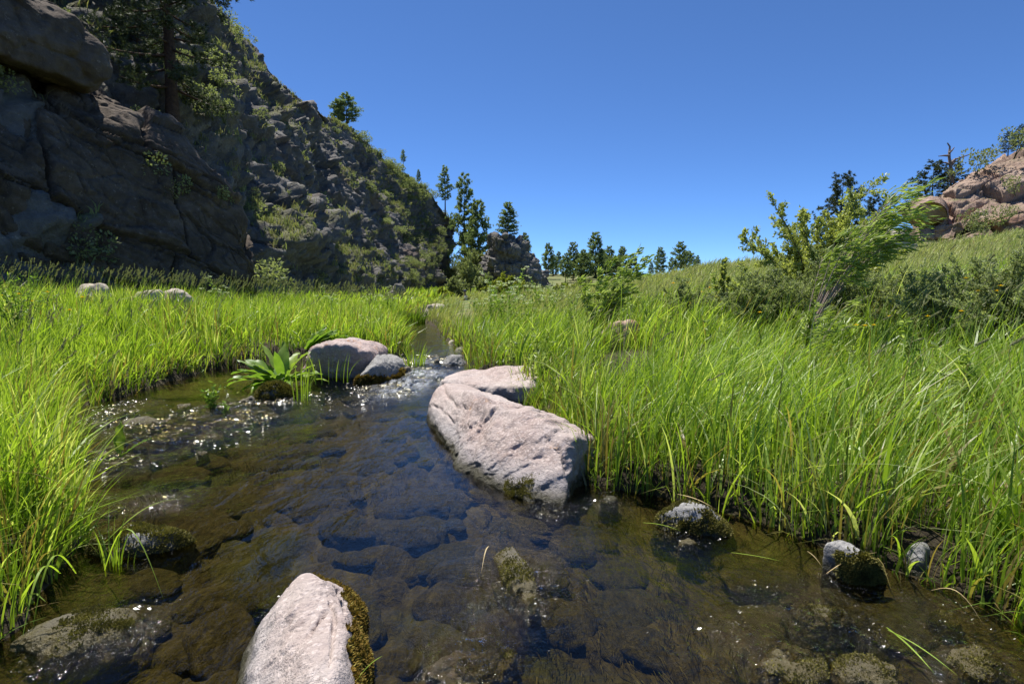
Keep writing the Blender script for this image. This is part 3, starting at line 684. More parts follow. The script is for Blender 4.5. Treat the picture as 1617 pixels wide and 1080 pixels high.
moss_on(V, ico(6)[1], lambda c, n: (c[:, 2] > .0) * (n[:, 2] > -.2), 7000, ob, M['moss'], (.02, .04))
# upstream stones
for (px, py, w, h, mt, sd, lab) in [(718, 582, 42, .22, 'grey', 75, 'grey boulder upstream at the right edge of the rapids'), (690, 582, 17, .16, 'wetrock', 77, 'brown mossy stone left of the upstream grey boulder'), (664, 578, 18, .07, 'wetrock', 79, 'dark stone in mid current above the rapids'), (712, 592, 18, .09, 'wetrock', 81, 'small mossy stone in front of the upstream grey boulder'), (690, 596, 16, .05, 'wetrock', 83, 'dark wet stone in the foam of the rapids'),
                                    (728, 560, 30, .14, 'wetrock', 85, 'dark angular stone behind the upstream grey boulder'), (775, 560, 22, .22, 'grey', 87, 'pale stone in the grass right of the upstream stones'), (804, 566, 14, .18, 'grey', 89, 'small stone in the grass behind the flat slab'), (716, 547, 20, .14, 'tan', 91, 'pinkish stone at the far right edge of the pool'), (765, 573, 30, .12, 'grey', 92, 'low pale stone behind the flat pink slab'),
                                    (622, 514, 14, .12, 'tan', 93, 'pale stone beside the dark sedge tussock')]:
    stone('stone', px, py, w, h, M[mt], lab, .75, .2, sd, sub=5 if w > 20 else 4, low=.15)
# stones in the meadows
def meadow_rock(px, pt, Y, wpx, m, sd, lab, depth=.7, flat=.75):
    c = atY(px, pt, Y); g = float(height(np.array([c[0]]), np.array([Y]))[0]); h = c[2] - g; a = wpx / FPX * Y / 2
    FOOT.append((c[0], Y, a * .7))
    rock('boulder', blob_pts((c[0], Y, g), a, a * depth, h, 0, sd, .3, flat=flat), M[m], lab, 'boulder', None, 5, seed=sd, n1=.05)
for k_ in (.7, .8, .9): FOOT.append((atY(978, 520, 7.6)[0] * k_, 7.6 * k_, .4))
for q in [(980, 503, 7.6, 76, 'orange', 94, 'rounded orange lichened boulder in the grass below the small willow'), (690, 478, 21, 46, 'tan', 95, 'flat tan slab lying beyond the pool'), (790, 471, 26, 66, 'tan', 96, 'tan rock behind the white umbels'), (885, 474, 30, 42, 'tan', 97, 'pale rocks at the foot of the yellow green bush'), (148, 443, 12.5, 72, 'tan', 98, 'tan flat stone in the grass below the dark cliff, the further left'), (232, 454, 12.5, 66, 'tan', 99, 'tan flat stone in the grass below the dark cliff, the middle one'), (276, 452, 12.8, 64, 'tan', 100, 'tan flat stone in the grass below the dark cliff, the further right'),
          (1412, 360, 27, 60, 'tan', 101, 'pale grey rock on the crest behind the bent willow'), (628, 446, 42, 30, 'tower', 102, 'leaning grey slab at the foot of the dark hillside')]:
    meadow_rock(*q)

# huge overhanging block on the dark cliff
pts = [atY(-120, -120, 15), atY(20, -60, 16.5), atY(90, 0, 17), atY(150, 55, 17.5), atY(170, 85, 17.8), atY(168, 125, 17.8), atY(150, 142, 17.6), atY(60, 108, 16), atY(0, 78, 15), atY(-120, 40, 13.5), atY(-150, -60, 13.5)]
pts += [p + np.array([-3.5, 3.0, .6]) for p in pts]
V, Fc = rock_from_hull(pts, 7, 34, .05, .012, 6, 1.0)
c = V.mean(0); ob = mesh_obj('boulder', V - c, None, Fc, M['cliff'], None, True); ob.location = c
thing(ob, 'huge dark block overhanging the top of the shaded cliff', 'boulder')

# rock tower in the middle distance
def ring_loft(levels, n=260, nv=180):
    rows = []
    for (xc, yc, z, rx, ry) in levels:
        t = np.linspace(0, 2 * math.pi, 25); rows.append(np.stack([xc + rx * np.cos(t), yc + ry * np.sin(t), np.full(25, z)], 1))
    return loft(rows, n, nv, 3)
Yt = 60.0
def tp(px0, px1, py): a = atY(px0, py, Yt); b = atY(px1, py, Yt); return ((a[0] + b[0]) / 2, Yt + 3.0, a[2], (b[0] - a[0]) / 2, 3.4)
lv = [tp(756, 880, 475), tp(760, 868, 450), tp(759, 862, 430), tp(762, 852, 412), tp(766, 836, 396), tp(772, 822, 382), tp(775, 814, 373), tp(780, 808, 371), tp(793, 796, 370.5)]
lv = [(a, b, c, d, e * s) for (a, b, c, d, e), s in zip(lv, (1.1, 1.05, 1, .95, .85, .75, .65, .5, .05))]
TG = ring_loft(lv); P = TG.reshape(-1, 3); N = gnorm(TG).reshape(-1, 3)
cx = np.array([lv[4][0], lv[4][1], 0]); 
if ((P - cx) * N)[:, :2].sum() < 0: N = -N
b1, c1, e1 = dome(P * .55, 91); b2, c2, e2 = dome(P * 1.3, 92)
wv = np.clip(np.tile(np.linspace(1, 0, 180), 260) * 14, 0, 1)
P2 = P + N * ((.7 * slabs(np.arctan2(P[:, 1] - lv[3][1], P[:, 0] - lv[3][0]) * 3.5, P[:, 2] + .3 * P[:, 0], 2.2, 1.2, 171, P)[0] + .6 * facet(P * .42, 191) + .3 * facet(P * 1.0, 192) + .10 * facet(P * 2.2, 193) + .3 * fbm(P * .6, 4, 93)) * wv)[:, None]
n2 = gnorm(P2.reshape(260, 180, 3)).reshape(-1, 3); n2 = n2 * np.sign((n2 * N).sum(1))[:, None]
vg = sstep(.5, .8, n2[:, 2]) * sstep(-.1, .2, fbm(P * .8, 3, 94)) * .9
ob = mesh_obj('rock_tower', P2 - cx, grid_faces(260, 180), None, M['tower'], None, True, attrs={'veg': vg}); ob.location = cx
thing(ob, 'craggy grey rock tower with a pine on top at the end of the hill', 'rock')

# tan outcrop on the right
Yo = 37
ob_b = [atY(1440, 330, 41), atY(1462, 372, 38), atY(1500, 378, 36.5), atY(1560, 372, 36), atY(1620, 372, 35), atY(1720, 370, 34), atY(1850, 370, 33)]
ob_m = [atY(1455, 318, 42), atY(1466, 335, 39), atY(1500, 330, 38), atY(1560, 325, 37.5), atY(1620, 315, 37), atY(1720, 300, 36), atY(1850, 280, 35)]
ob_t = [atY(1470, 308, 43), atY(1482, 300, 41), atY(1518, 270, 41), atY(1560, 252, 41), atY(1615, 236, 41), atY(1720, 205, 40), atY(1850, 170, 39)]
z3 = np.array
rows = [np.array(ob_b) + z3([0, 0, -1.2]), ob_b, np.array(ob_b) * .35 + np.array(ob_m) * .65 + z3([-.2, -.8, 0]), ob_m, np.array(ob_m) * .4 + np.array(ob_t) * .6, ob_t, np.array(ob_t) + z3([2.5, 3, .3]), np.array(ob_t) + z3([5, 9, -3])]
OG = loft(rows, 300, 200, 4); ON = gnorm(OG); P = OG.reshape(-1, 3); N = ON.reshape(-1, 3)
if N[:, 1].mean() > 0: N = -N
tl = P[:, 2] - .42 * P[:, 0]
Q = np.stack([P[:, 0] * .9 + P[:, 2] * .4, tl, P[:, 1]], 1)
so_, se_ = slabs(Q[:, 0], tl * .92, 3.2, 1.15, 151, P)
wv = np.clip(np.tile(np.linspace(0, 1, 200), 300) * 8, .1, 1)
P2 = P + N * ((1.15 * so_ - .55 * (1 - sstep(0, .16, se_)) - .12 * (1 - sstep(0, .4, se_)) + .16 * facet(Q * np.array([.6, 1.1, .6]), 196) + .06 * facet(Q * 2.4, 197) + .10 * fbm(P, 4, 97) - .35) * wv)[:, None]
n2 = gnorm(P2.reshape(300, 200, 3)).reshape(-1, 3); n2 = n2 * np.sign((n2 * N).sum(1))[:, None]
vg = sstep(.75, .95, n2[:, 2]) * sstep(.0, .25, fbm(P * .5, 3, 98)) * .8
cx = np.array([P[:, 0].mean(), P[:, 1].mean(), 0])
ob = mesh_obj('rock_outcrop', P2 - cx, grid_faces(300, 200), None, M['outcrop'], None, True, attrs={'veg': vg}); ob.location = cx
thing(ob, 'sunlit tan outcrop of stacked slabs on the right skyline', 'rock')
for yk in np.arange(13, 36, 1.0): FOOT.append((atY(733, 470, yk)[0], yk, .25 + .011 * yk))
FOOT = np.array(FOOT)

# ------------------------------------------------------------------ grass
def free(x, y):
    ok = np.ones(len(x), bool)
    for fx, fy, fr in FOOT: ok &= (x - fx) ** 2 + (y - fy) ** 2 > fr * fr
    return ok

def scatter(y0, y1, side, per, ulim):
    """random roots on one bank between two distances"""
    if side > 0: x0, x1 = -4.6, max(ulim * y1, 4.2)
    else: x0, x1 = -min(max(ulim * y1, 4.2), 13.5), 2.6
    n = int((x1 - x0) * (y1 - y0) * per)
    x = rng.uniform(x0, x1, n); y = rng.uniform(y0, y1, n)
    d = bankd(x, y)
    cl = fbm(np.stack([x * 2.0, y * 2.0, 0 * x], 1), 2, 71)
    k = (d > -.015) & ((x > xr(y)) if side > 0 else (x < xl(y))) & (np.abs(x) < ulim * np.maximum(y, 1) + np.where(y < 2, 2.4, .8))
    k &= rng.uniform(0, 1, n) < np.clip(.75 + .9 * cl + .6 * (1 - sstep(.05, .5, d)), .2, 1)
    k &= free(x, y)
    if side < 0: k &= ~((x < -10.2) & (y > 20.5))
    return x[k], y[k]

def grow(bag, x, y, hgt, wid, segs, lean0, spread, tone_mu):
    n = len(x); z = height(x, y) - .02
    P = np.stack([x, y, 0 * x], 1)
    big = fbm(P * .7, 3, 81); cl = fbm(P * 2.4, 2, 82)
    edge = sstep(0, .5, bankd(x, y))
    H = hgt * (.78 + .22 * edge) * (1 + .4 * big + .45 * cl) * rng.uniform(.5, 1.15, n)
    ld = np.stack([np.cos(3 * big + 6 * cl), np.sin(3 * big + 6 * cl)], 1)
    m = rng.gamma(2.0, spread / 2, n)
    an = rng.uniform(0, 2 * math.pi, n)
    L = np.stack([np.cos(an), np.sin(an)], 1) * m[:, None] + np.array(lean0) + .15 * ld
    # at the water's edge blades fall towards the stream
    L[:, 0] += np.where(x > xr(y), -1, 1) * .22 * (1 - edge) * rng.uniform(0, 1.5, n)
    L = np.concatenate([L, np.zeros((n, 1))], 1)
    tone = np.clip(rng.normal(tone_mu, .24, n) + .12 * big + .14 * cl, .14, 1)
    dead = rng.uniform(0, 1, n) < .06 + .10 * sstep(.1, .5, fbm(P * .9, 2, 83)) + .22 * (1 - edge)
    tone = np.where(dead, rng.uniform(0, .1, n), tone)
    blades(bag, np.stack([x, y, z], 1), H, wid * rng.uniform(.4, 1.6, n), L, segs, tone)

b = Bag()
for (y0, y1, per, hgt, wid, segs) in [(-2, .9, 700, .5, .011, 4), (.9, 2.6, 1900, .50, .0085, 6), (2.6, 4.5, 1500, .52, .0095, 5), (4.5, 8, 760, .48, .0125, 4), (8, 14, 330, .42, .017, 3), (.9, 4.5, 170, .5, .016, 6), (4.5, 9, 70, .55, .02, 4), (.9, 5, 90, .85, .0045, 6), (5, 10, 40, .85, .007, 4)]:
    x, y = scatter(y0, y1, 1, per, .98); grow(b, x, y, hgt, wid, segs, (.27, .03), .34, .55)
# short under-layer that closes the sward
for (y0, y1, per, hgt, wid) in [(.9, 4.5, 1500, .2, .007), (4.5, 12, 300, .25, .013)]:
    x, y = scatter(y0, y1, 1, per, .98); grow(b, x, y, hgt, wid, 3, (.05, 0), .6, .45)
setting(b.build('grass', M['grass']), 'stuff')
b = Bag()
for (y0, y1, per, hgt, wid, segs) in [(-2, .9, 700, .5, .011, 4), (.9, 2.6, 2000, .54, .0085, 6), (2.6, 4.5, 1400, .54, .0105, 5), (.9, 5, 130, .55, .014, 6), (5, 10, 50, .65, .018, 4), (.9, 6, 70, .85, .005, 6), (4.5, 8, 760, .52, .0125, 4), (8, 15, 360, .52, .016, 3), (15, 24, 120, .45, .025, 3), (24, 40, 45, .4, .045, 3), (40, 75, 10, .7, .09, 3)]:
    x, y = scatter(y0, y1, -1, per, 1.0); grow(b, x, y, hgt, wid, segs, (.12, -.03), .3, .6)
for (y0, y1, per, hgt, wid) in [(.9, 4.5, 1300, .2, .008), (4.5, 12, 300, .25, .013)]:
    x, y = scatter(y0, y1, -1, per, 1.0); grow(b, x, y, hgt, wid, 3, (.05, 0), .6, .5)
setting(b.build('grass', M['grass']), 'stuff')
# hay coloured meadow on the far slope
b = Bag()
for (y0, y1, per, hgt, wid) in [(11, 18, 190, .5, .018), (18, 27, 100, .5, .028), (27, 36, 70, .5, .04), (36, 62, 12, .6, .08)]:
    x, y = scatter(y0, y1, 1, per, .98); n = len(x)
    if y0 < 14: k = rng.uniform(0, 1, n) < sstep(10, 16, y); x, y = x[k], y[k]
    grow(b, x, y, hgt, wid, 3, (.32, .02), .3, .5)
setting(b.build('grass', M['farg']), 'stuff')

def gz_(x, y): return float(height(np.array([x]), np.array([y]))[0])
# timothy seed heads on tall stalks: the dense mass along the left meadow
def seed_stalks(bs, bh, x, y, hgt, lean, hl, hw):
    n = len(x); z = height(x, y)
    L = np.stack([lean[0] + rng.normal(0, .09, n), lean[1] + rng.normal(0, .09, n), np.zeros(n)], 1)
    blades(bs, np.stack([x, y, z], 1), hgt, .006, L, 5, rng.uniform(.3, .6, n))
    m = np.linalg.norm(L, axis=1)
    tip = np.stack([x, y, z], 1) + L * hgt[:, None]; tip[:, 2] += hgt * (1 - np.minimum(.42 * m, .75))
    D = unit(np.stack([L[:, 0] * 1.9, L[:, 1] * 1.9, 1 - .8 * m], 1))
    k = 8
    pp = (tip[:, None] + D[:, None] * (np.linspace(-.15, .85, k)[None, :, None] * hl)).reshape(-1, 3)
    dd_ = unit(np.repeat(D, k, 0) * 1.0 + rdir(n * k) * .35)
    for _ in range(2):
        leaves(bh, pp + rdir(n * k) * hw * .15, dd_, hl * .34, hw, tone=rng.uniform(0, 1, n * k))
b = Bag(); h = Bag()
for (y0, y1, per) in [(3, 7, 7), (7, 12, 10), (12, 16, 17), (16, 24, 6)]:
    x, y = scatter(y0, y1, -1, per, 1.0); n = len(x)
    seed_stalks(b, h, x, y, rng.uniform(.7, 1.0, n) * (.85 + .15 * sstep(5, 12, y)), (.22, -.02), .09, .014 if y0 < 12 else .02)
for (y0, y1, per) in [(2.5, 6, 5), (6, 12, 5), (12, 22, 2.5)]:
    x, y = scatter(y0, y1, 1, per, .98); n = len(x)
    seed_stalks(b, h, x, y, rng.uniform(.6, .95, n), (.36, .02), .085, .011 if y0 < 12 else .018)
gs = b.build('seed_grass', M['grass']); setting(gs, 'stuff')
sh_ = h.build('seed_heads', M['seed'], gs)
# algae covered cobbles lying on the stream bed, too many to count under the water
b = Bag(); D0, F0 = ico(4); n = 430
cy0 = .8 + 7.5 * rng.uniform(0, 1, n) ** 1.5; cx0 = xl(cy0) + (xr(cy0) - xl(cy0)) * rng.uniform(0, 1, n); k_ = bankd(cx0, cy0) < -.08
for x, y in zip(cx0[k_], cy0[k_]):
    r = rng.uniform(.05, .17) * (.8 + .05 * y); z = gz_(x, y); e = np.array([r * rng.uniform(.9, 1.5), r * rng.uniform(.8, 1.2), min(r * rng.uniform(.35, .62), (-.03 - z))])
    if e[2] < .015: continue
    s = rng.uniform(0, 99); V = D0 * (1 + .22 * fbm(D0 * 1.3 + s, 2, 3) + .08 * fbm(D0 * [5, 2, 4] + s, 3, 4))[:, None] * e; a = rng.uniform(0, 6.28)
    V = np.stack([V[:, 0] * math.cos(a) - V[:, 1] * math.sin(a), V[:, 0] * math.sin(a) + V[:, 1] * math.cos(a), np.minimum(V[:, 2], -.028 - z)], 1) + [x, y, z]
    b.add(V, None, F0, tone=rng.uniform(0, 1))
setting(b.build('cobbles', M['cobble'], smooth=True), 'stuff')
# waterweed streaming over the bed
n = 24000; wy_ = .9 + 8 * rng.uniform(0, 1, n) ** 1.8; wx_ = xl(wy_) + (xr(wy_) - xl(wy_)) * rng.uniform(0, 1, n)
W3 = np.stack([wx_, wy_, 0 * wx_], 1); dn = fbm(W3 * [2.2, 1.5, 1], 3, 121)
k_ = (bankd(wx_, wy_) < -.06) & (rng.uniform(-.15, .4, n) < dn) & (np.abs(wx_) < wy_ * 1.05 + .3); W3 = W3[k_]; n = len(W3)
W3[:, 2] = height(W3[:, 0], W3[:, 1]) + .002
an = -math.pi / 2 + .9 * fbm(W3 * [1.3, 1.0, 1], 3, 122) + .35 * fbm(W3 * 4, 2, 123) + .25 * (W3[:, 0] - .3) + rng.normal(0, .12, n)
Ln = rng.uniform(.03, .11, n); t = np.linspace(0, 1, 7); cv = 1.1 * fbm(W3 * 2.6, 2, 124) + rng.normal(0, .25, n)
A = an[:, None] + cv[:, None] * t[None]; st_ = Ln[:, None] / 6
cx_ = W3[:, 0:1] + np.cumsum(np.cos(A) * st_, 1); cy_ = W3[:, 1:2] + np.cumsum(np.sin(A) * st_, 1)
cz_ = height(cx_.ravel(), cy_.ravel()).reshape(cx_.shape); cz_ = np.minimum(np.maximum(cz_, W3[:, 2:3] - .03), W3[:, 2:3] + .05) + .012 + .05 * np.sin(t * math.pi)[None] * rng.uniform(0, 1, (n, 1)); cz_ = np.minimum(cz_, -.012)
wd_ = (.0012 + .0009 * W3[:, 1])[:, None] * (1 - t ** 2 * .8)[None] * rng.uniform(.5, 1.2, (n, 1)) * .5
Cc = np.stack([cx_, cy_, cz_], 2); Sd = np.stack([-np.sin(A), np.cos(A), 0 * A], 2)
V_ = np.stack([Cc - Sd * wd_[:, :, None], Cc + Sd * wd_[:, :, None]], 2).reshape(-1, 3)
F_ = (np.arange(n)[:, None, None] * 14 + (np.arange(6) * 2)[None, :, None] + np.array([0, 1, 3, 2])).reshape(-1, 4)
b = Bag(); b.add(V_, F_, tone=np.repeat(np.clip(rng.normal(.45, .22, n) + .35 * fbm(W3 * 3, 2, 125), 0, 1), 14))
setting(b.build('waterweed', M['weed']), 'stuff')
# single prominent seed heads on the right
def timothy(px, py, Y, first=None):
    p = atY(px, py, Y); g = float(height(np.array([p[0] - .25]), np.array([Y]))[0])
    root = np.array([p[0] - .28 - .1 * (p[2] - g), Y, g])
    t = np.linspace(0, 1, 9)[:, None]; pts = root + (p - root) * t; pts[:, 0] -= (.30 * (p[0] - root[0]) * np.sin(t * math.pi))[:, 0]; pts[:, 2] += (.08 * np.sin(t * math.pi))[:, 0]
    b = Bag(); b.tube(pts - root, np.linspace(.0022, .0013, 9), 5, .5)
    st = b.build('timothy_grass', M['willow'], smooth=True); st.location = root
    D = unit(pts[-1] - pts[-2]); L = .085 * rng.uniform(.8, 1.2); h = Bag(); k = 170
    q = rng.uniform(0, 1, k); S = rdir(k); S = unit(S - D * (S @ D)[:, None]); r = .0055 * np.sin(np.clip(q * .9 + .08, 0, 1) * math.pi) ** .4
    leaves(h, (pts[-1] - root) + D * (q * L)[:, None] + S * (r * .4)[:, None], D * .8 + S * .75, .011, .005, tone=rng.uniform(0, 1, k))
    h.tube([(pts[-1] - root) + D * L * e for e in np.linspace(-.02, 1, 6)], [.003, .005, .0055, .0055, .0045, .001], 6, .4)
    h.build('seed_head', M['seed'], st)
    thing(st, 'tall timothy grass stalk leaning over with one cylindrical seed head among the right meadow', 'grass stalk', 'timothy stalks in the right meadow')
for q in [(1475, 445, 4.4), (1560, 412, 4.6), (1430, 508, 5), (1258, 442, 6), (1595, 545, 3.0), (1325, 462, 6), (1440, 540, 4.2), (1448, 695, 2.9), (1470, 500, 4.5), (1395, 505, 5), (1540, 545, 3.4), (1605, 455, 4.5), (1205, 470, 7), (1130, 500, 7.5), (1610, 690, 2.6), (1500, 395, 7)]:
    timothy(*q)

# bent single blades and straws by the water
def arc_blade(p0, p1, sag, w, m, label, name='grass_stalk', up=.1):
    p0, p1 = np.array(p0), np.array(p1); t = np.linspace(0, 1, 12); C = p0 + (p1 - p0) * t[:, None]; C[:, 2] += sag * np.sin(t * math.pi)
    d = p1 - p0; S = unit(np.array([-d[1], d[0], .3 * w]))
    wt = w / 2 * (np.minimum(1, .5 + 2 * t) * (1 - t ** 3) + .05)
    V = np.stack([C - S * wt[:, None], C + S * wt[:, None]], 1).reshape(-1, 3) - p0
    F = np.array([[2 * i, 2 * i + 1, 2 * i + 3, 2 * i + 2] for i in range(11)])
    o = mesh_obj(name, V, F, None, m, None, True, np.full(len(V), .7)); o.location = p0
    thing(o, label, 'grass blade' if m is not M['straw'] else 'straw')
for (a, za, c, zc_, sg, w, m, lab) in [((165, 900), .02, (258, 945), .0, .22, .006, 'grass', 'long green blade arching from the sedge tuft down to the water'), ((95, 905), .1, (35, 1010), .02, .12, .009, 'grass', 'broad drooping blade at the left bank, the further left'), ((120, 905), .1, (50, 1000), .0, .16, .009, 'grass', 'broad drooping blade at the left bank, the nearer one to the sedge tuft'),
                                      ((160, 862), .05, (312, 790), .1, .08, .006, 'grass', 'straight blade reaching right across the mossy grey stone'), ((1400, 990), .012, (1475, 1062), .012, .01, .007, 'grass', 'floating green blade at bottom right, the shorter of two crossing'), ((1402, 994), .016, (1512, 1066), .012, .012, .006, 'grass', 'floating green blade at bottom right, the longer of two crossing'),
                                      ((1155, 872), .01, (1235, 886), .01, .004, .005, 'grass', 'yellowish blade floating below the right bank'), ((1305, 905), .02, (1385, 872), .13, .02, .006, 'straw', 'tan straw lying across the mossy pointed stone'), ((1470, 932), .06, (1555, 990), .0, .06, .006, 'straw', 'dry straw sticking out of the muddy right bank'), ((1275, 870), .05, (1300, 898), .0, .01, .005, 'straw', 'short brown straw beside the pointed stone'),
                                      ((1070, 780), .1, (1125, 800), .1, .01, .008, 'straw', 'pale broken reed lying above the moss covered stone'), ((1015, 825), .01, (1075, 838), .02, .01, .006, 'grass', 'green blade trailing in the water left of the moss covered stone'), ((560, 1078), .14, (604, 1035), .22, .01, .008, 'grass', 'single green blade beside the wedge boulder at the bottom'), ((772, 862), .05, (760, 905), .0, .03, .005, 'straw', 'pale stem bent over the small mossy stone in midstream'),
                                      ((1290, 640), .4, (1215, 690), .25, .02, .007, 'straw', 'bent dry stem caught in the right grass')]:
    arc_blade(at(*a, za), at(*c, zc_), sg, w, M[m], lab)
# sedge tufts standing in the water
def tuft(px, py, Y, n, H, W, lean, label, name='sedge_tuft', m='grass', r=.05, cat='sedge', tone=.6):
    c = atY(px, py, Y) if Y else at(px, py)
    a = rng.uniform(0, 2 * math.pi, n); q = r * np.sqrt(rng.uniform(0, 1, n))
    R = np.stack([np.cos(a) * q, np.sin(a) * q, np.full(n, -.03)], 1); mm = rng.gamma(2, .13, n)
    L = np.stack([np.cos(a) * mm + lean[0], np.sin(a) * mm + lean[1], 0 * a], 1)
    b = Bag(); blades(b, R, H * rng.uniform(.5, 1.1, n), W * rng.uniform(.7, 1.3, n), L, 6, np.clip(rng.normal(tone, .12, n), .15, 1))
    o = b.build(name, M[m]); o.location = c; thing(o, label, cat)
tuft(172, 893, None, 16, .30, .007, (-.05, 0), 'small sedge tuft growing in the water by the grey mossy stone')
tuft(110, 862, None, 46, .42, .008, (.05, 0), 'dense sedge tuft at the edge of the left bank above the mossy stones', r=.07)
tuft(195, 893, None, 9, .17, .006, (.1, 0), 'thin sprout beside the small sedge tuft')
tuft(478, 632, None, 22, .5, .011, (.06, 0), 'upright grass clump in front of the shaded lichen boulder', r=.12)
tuft(655, 588, None, 60, .5, .012, (.05, 0), 'bright grass tuft on the stone at the edge of the rapids', r=.14)
tuft(520, 600, 6.5, 16, .42, .01, (.05, 0), 'sparse blades in front of the shaded boulder face', r=.25)
tuft(1135, 835, None, 9, .10, .006, (.05, 0), 'tiny green sprout on the moss covered stone')
tuft(650, 514, 18, 420, .62, .022, (.1, 0), 'dark sedge tussock at the head of the pool', 'sedge_tussock', r=.42, tone=.16)
tuft(792, 622, None, 70, .24, .007, (.1, 0), 'short dry grass in the gap between the large boulder and the slab, nearer the water', 'grass_tuft', r=.14, cat='grass tuft', tone=.42)
tuft(838, 640, None, 90, .3, .007, (.12, 0), 'yellowish grass in the gap between the large boulder and the slab, further from the water', 'grass_tuft', r=.17, cat='grass tuft', tone=.5)
tuft(870, 648, None, 90, .34, .008, (.1, 0), 'grass overhanging the back edge of the large boulder', 'grass_tuft', r=.17, cat='grass tuft', tone=.6)

# ------------------------------------------------------------------ broad leaved plants
def dock_leaf(bag, p, d, L, W, droop, tone, roll=0.0):
    """one strap shaped leaf with a trough and a wavy rim"""
    d = unit(np.array(d, float)); h = d.copy(); h[2] = 0; h = unit(h); t = np.linspace(0, 1, 11)
    el = math.asin(np.clip(d[2], -1, 1)) - droop * t * 2.2; ds = L / 10
    C = [np.array(p, float)]
    for e in el[:-1]: C.append(C[-1] + ds * (h * math.cos(e) + np.array([0, 0, math.sin(e)])))
    C = np.array(C); S0 = np.cross(h, [0, 0, 1.0])
    Nn = -h[None] * np.sin(el)[:, None] + np.array([0, 0, 1.0])[None] * np.cos(el)[:, None]
    S = S0[None] * math.cos(roll) + Nn * math.sin(roll); N2 = Nn * math.cos(roll) - S0[None] * math.sin(roll)
    w = W * .5 * np.sin(np.clip(t * .93 + .07, 0, 1) ** .75 * math.pi) ** .8
    ph = rng.uniform(0, 6); rows = []
    for j, q in enumerate((-1, -.5, 0, .5, 1)):
        wav = (abs(q) == 1) * .10 * W * np.sin(t * 15 + ph + q)
        rows.append(C + S * (q * w)[:, None] + N2 * ((abs(q) ** 1.5) * .22 * w + wav)[:, None])
    V = np.stack(rows, 1).reshape(-1, 3)
    F = [[i * 5 + j, i * 5 + j + 1, (i + 1) * 5 + j + 1, (i + 1) * 5 + j] for i in range(10) for j in range(4)]
    bag.add(V, F, tone=np.clip(tone + .0 * V[:, 0], 0, 1))

def dock(px, py, Y, specs, label):
    c = atY(px, py, Y) if Y else at(px, py, .02)
    r = empty('dock_plant', c); thing(r, label, 'plant')
    st = Bag()
    for (az, el, L, W, droop, tone, base) in specs:
        d = np.array([math.cos(RAD(az)) * math.cos(RAD(el)), math.sin(RAD(az)) * math.cos(RAD(el)), math.sin(RAD(el))])
        p = d * base; st.tube([np.zeros(3), p * .5 + [0, 0, .01], p], [.006, .005, .004], 5, .5)
        b = Bag(); dock_leaf(b, p, d, L, W, droop, tone, rng.uniform(-.5, .5)); b.build('leaf', M['dock'], r, True)
    st.build('stem', M['willow'], r, True)
sp = []
for k in range(26):
    az = rng.uniform(0, 360); el = rng.uniform(15, 80); sp.append((az, el, rng.uniform(.26, .46), rng.uniform(.10, .16), rng.uniform(.1, .45), rng.uniform(.3, .9), rng.uniform(.06, .2)))
sp += [(185, 25, .36, .11, .35, .5, .25), (195, 12, .34, .11, .4, .6, .3), (215, 5, .3, .12, .3, .5, .2), (240, 10, .3, .12, .5, .8, .18), (170, 40, .36, .12, .3, .4, .2), (290, 20, .3, .12, .5, .6, .12)]
dock(447, 608, 6.5, sp, 'big clump of dock with broad wavy leaves on the mossy stone')
sp = [(rng.uniform(-40, 60), rng.uniform(20, 55), rng.uniform(.35, .5), rng.uniform(.1, .14), rng.uniform(.1, .3), rng.uniform(.2, .6), rng.uniform(.1, .25)) for k in range(14)]
dock(478, 560, 8.2, sp, 'dock with glossy leaves rising behind the lichen topped boulder')
dock(190, 722, None, [(100, 82, .19, .085, .02, .95, .05), (20, 38, .17, .055, .15, .15, .05), (150, 70, .12, .05, .1, .6, .03), (250, 10, .06, .03, .2, 1, .02)], 'single dock seedling standing in the left riffle')
def leafy(px, py, Y, n, H, spread, ll, lw, label, name='leafy_plant', m='dock', cat='plant', nl=26, lean=(0, 0), stems='willow', tone=(.2, .9), wind=0.0, flower=0):
    c = atY(px, py, Y) if Y else at(px, py, 0.0)
    r = empty(name, c); thing(r, label, cat)
    st = Bag(); lf = Bag(); fls = []
    for s in range(n):
        a = rng.uniform(0, 2 * math.pi); q = spread * math.sqrt(rng.uniform(.02, 1)); hh = H * rng.uniform(.55, 1.05)
        top = np.array([math.cos(a) * q + lean[0] * hh, math.sin(a) * q + lean[1] * hh, hh]); base = np.array([math.cos(a) * q * .25, math.sin(a) * q * .25, -.05])
        t = np.linspace(0, 1, 7)[:, None]; pts = base + (top - base) * t; pts[:, :2] -= (top - base)[:2] * (.25 * np.sin(t * math.pi))
        st.tube(pts, np.linspace(.0022 + .004 * H, .001 + .001 * H, 7), 5, .4)
        k = rng.uniform(.15, 1, nl) ** .8; P = np.stack([np.interp(k, t[:, 0], pts[:, i]) for i in range(3)], 1)
        D = rdir(nl); D[:, 2] = np.abs(D[:, 2]) * .7; D[:, 0] += wind
        l = ll * rng.uniform(.6, 1.2, nl); leaves(lf, P, D, l, lw * rng.uniform(.7, 1.2, nl), tone=rng.uniform(*tone, nl), bend=.12)
        if flower:
            for _ in range(flower):
                hub = top + rng.normal(0, .045, 3) * [1.6, 1.6, .8]; st.tube([pts[-2], (pts[-2] + hub) / 2 + [0, 0, .01], hub], [.002, .0016, .0012], 4, .5)
                fl = Bag(); fls.append(fl); kk = 24; U = rdir(kk) * [1, 1, .25] * .05
                leaves(fl, hub + U, rdir(kk) + [0, 0, .7],   .024, .02, tone=rng.uniform(0, 1, kk))
    st.build('stem', M[stems], r, True); lf.build('leaves', M[m], r)
    for fl in fls: fl.build('flower', M['umbel'], r)
    return r
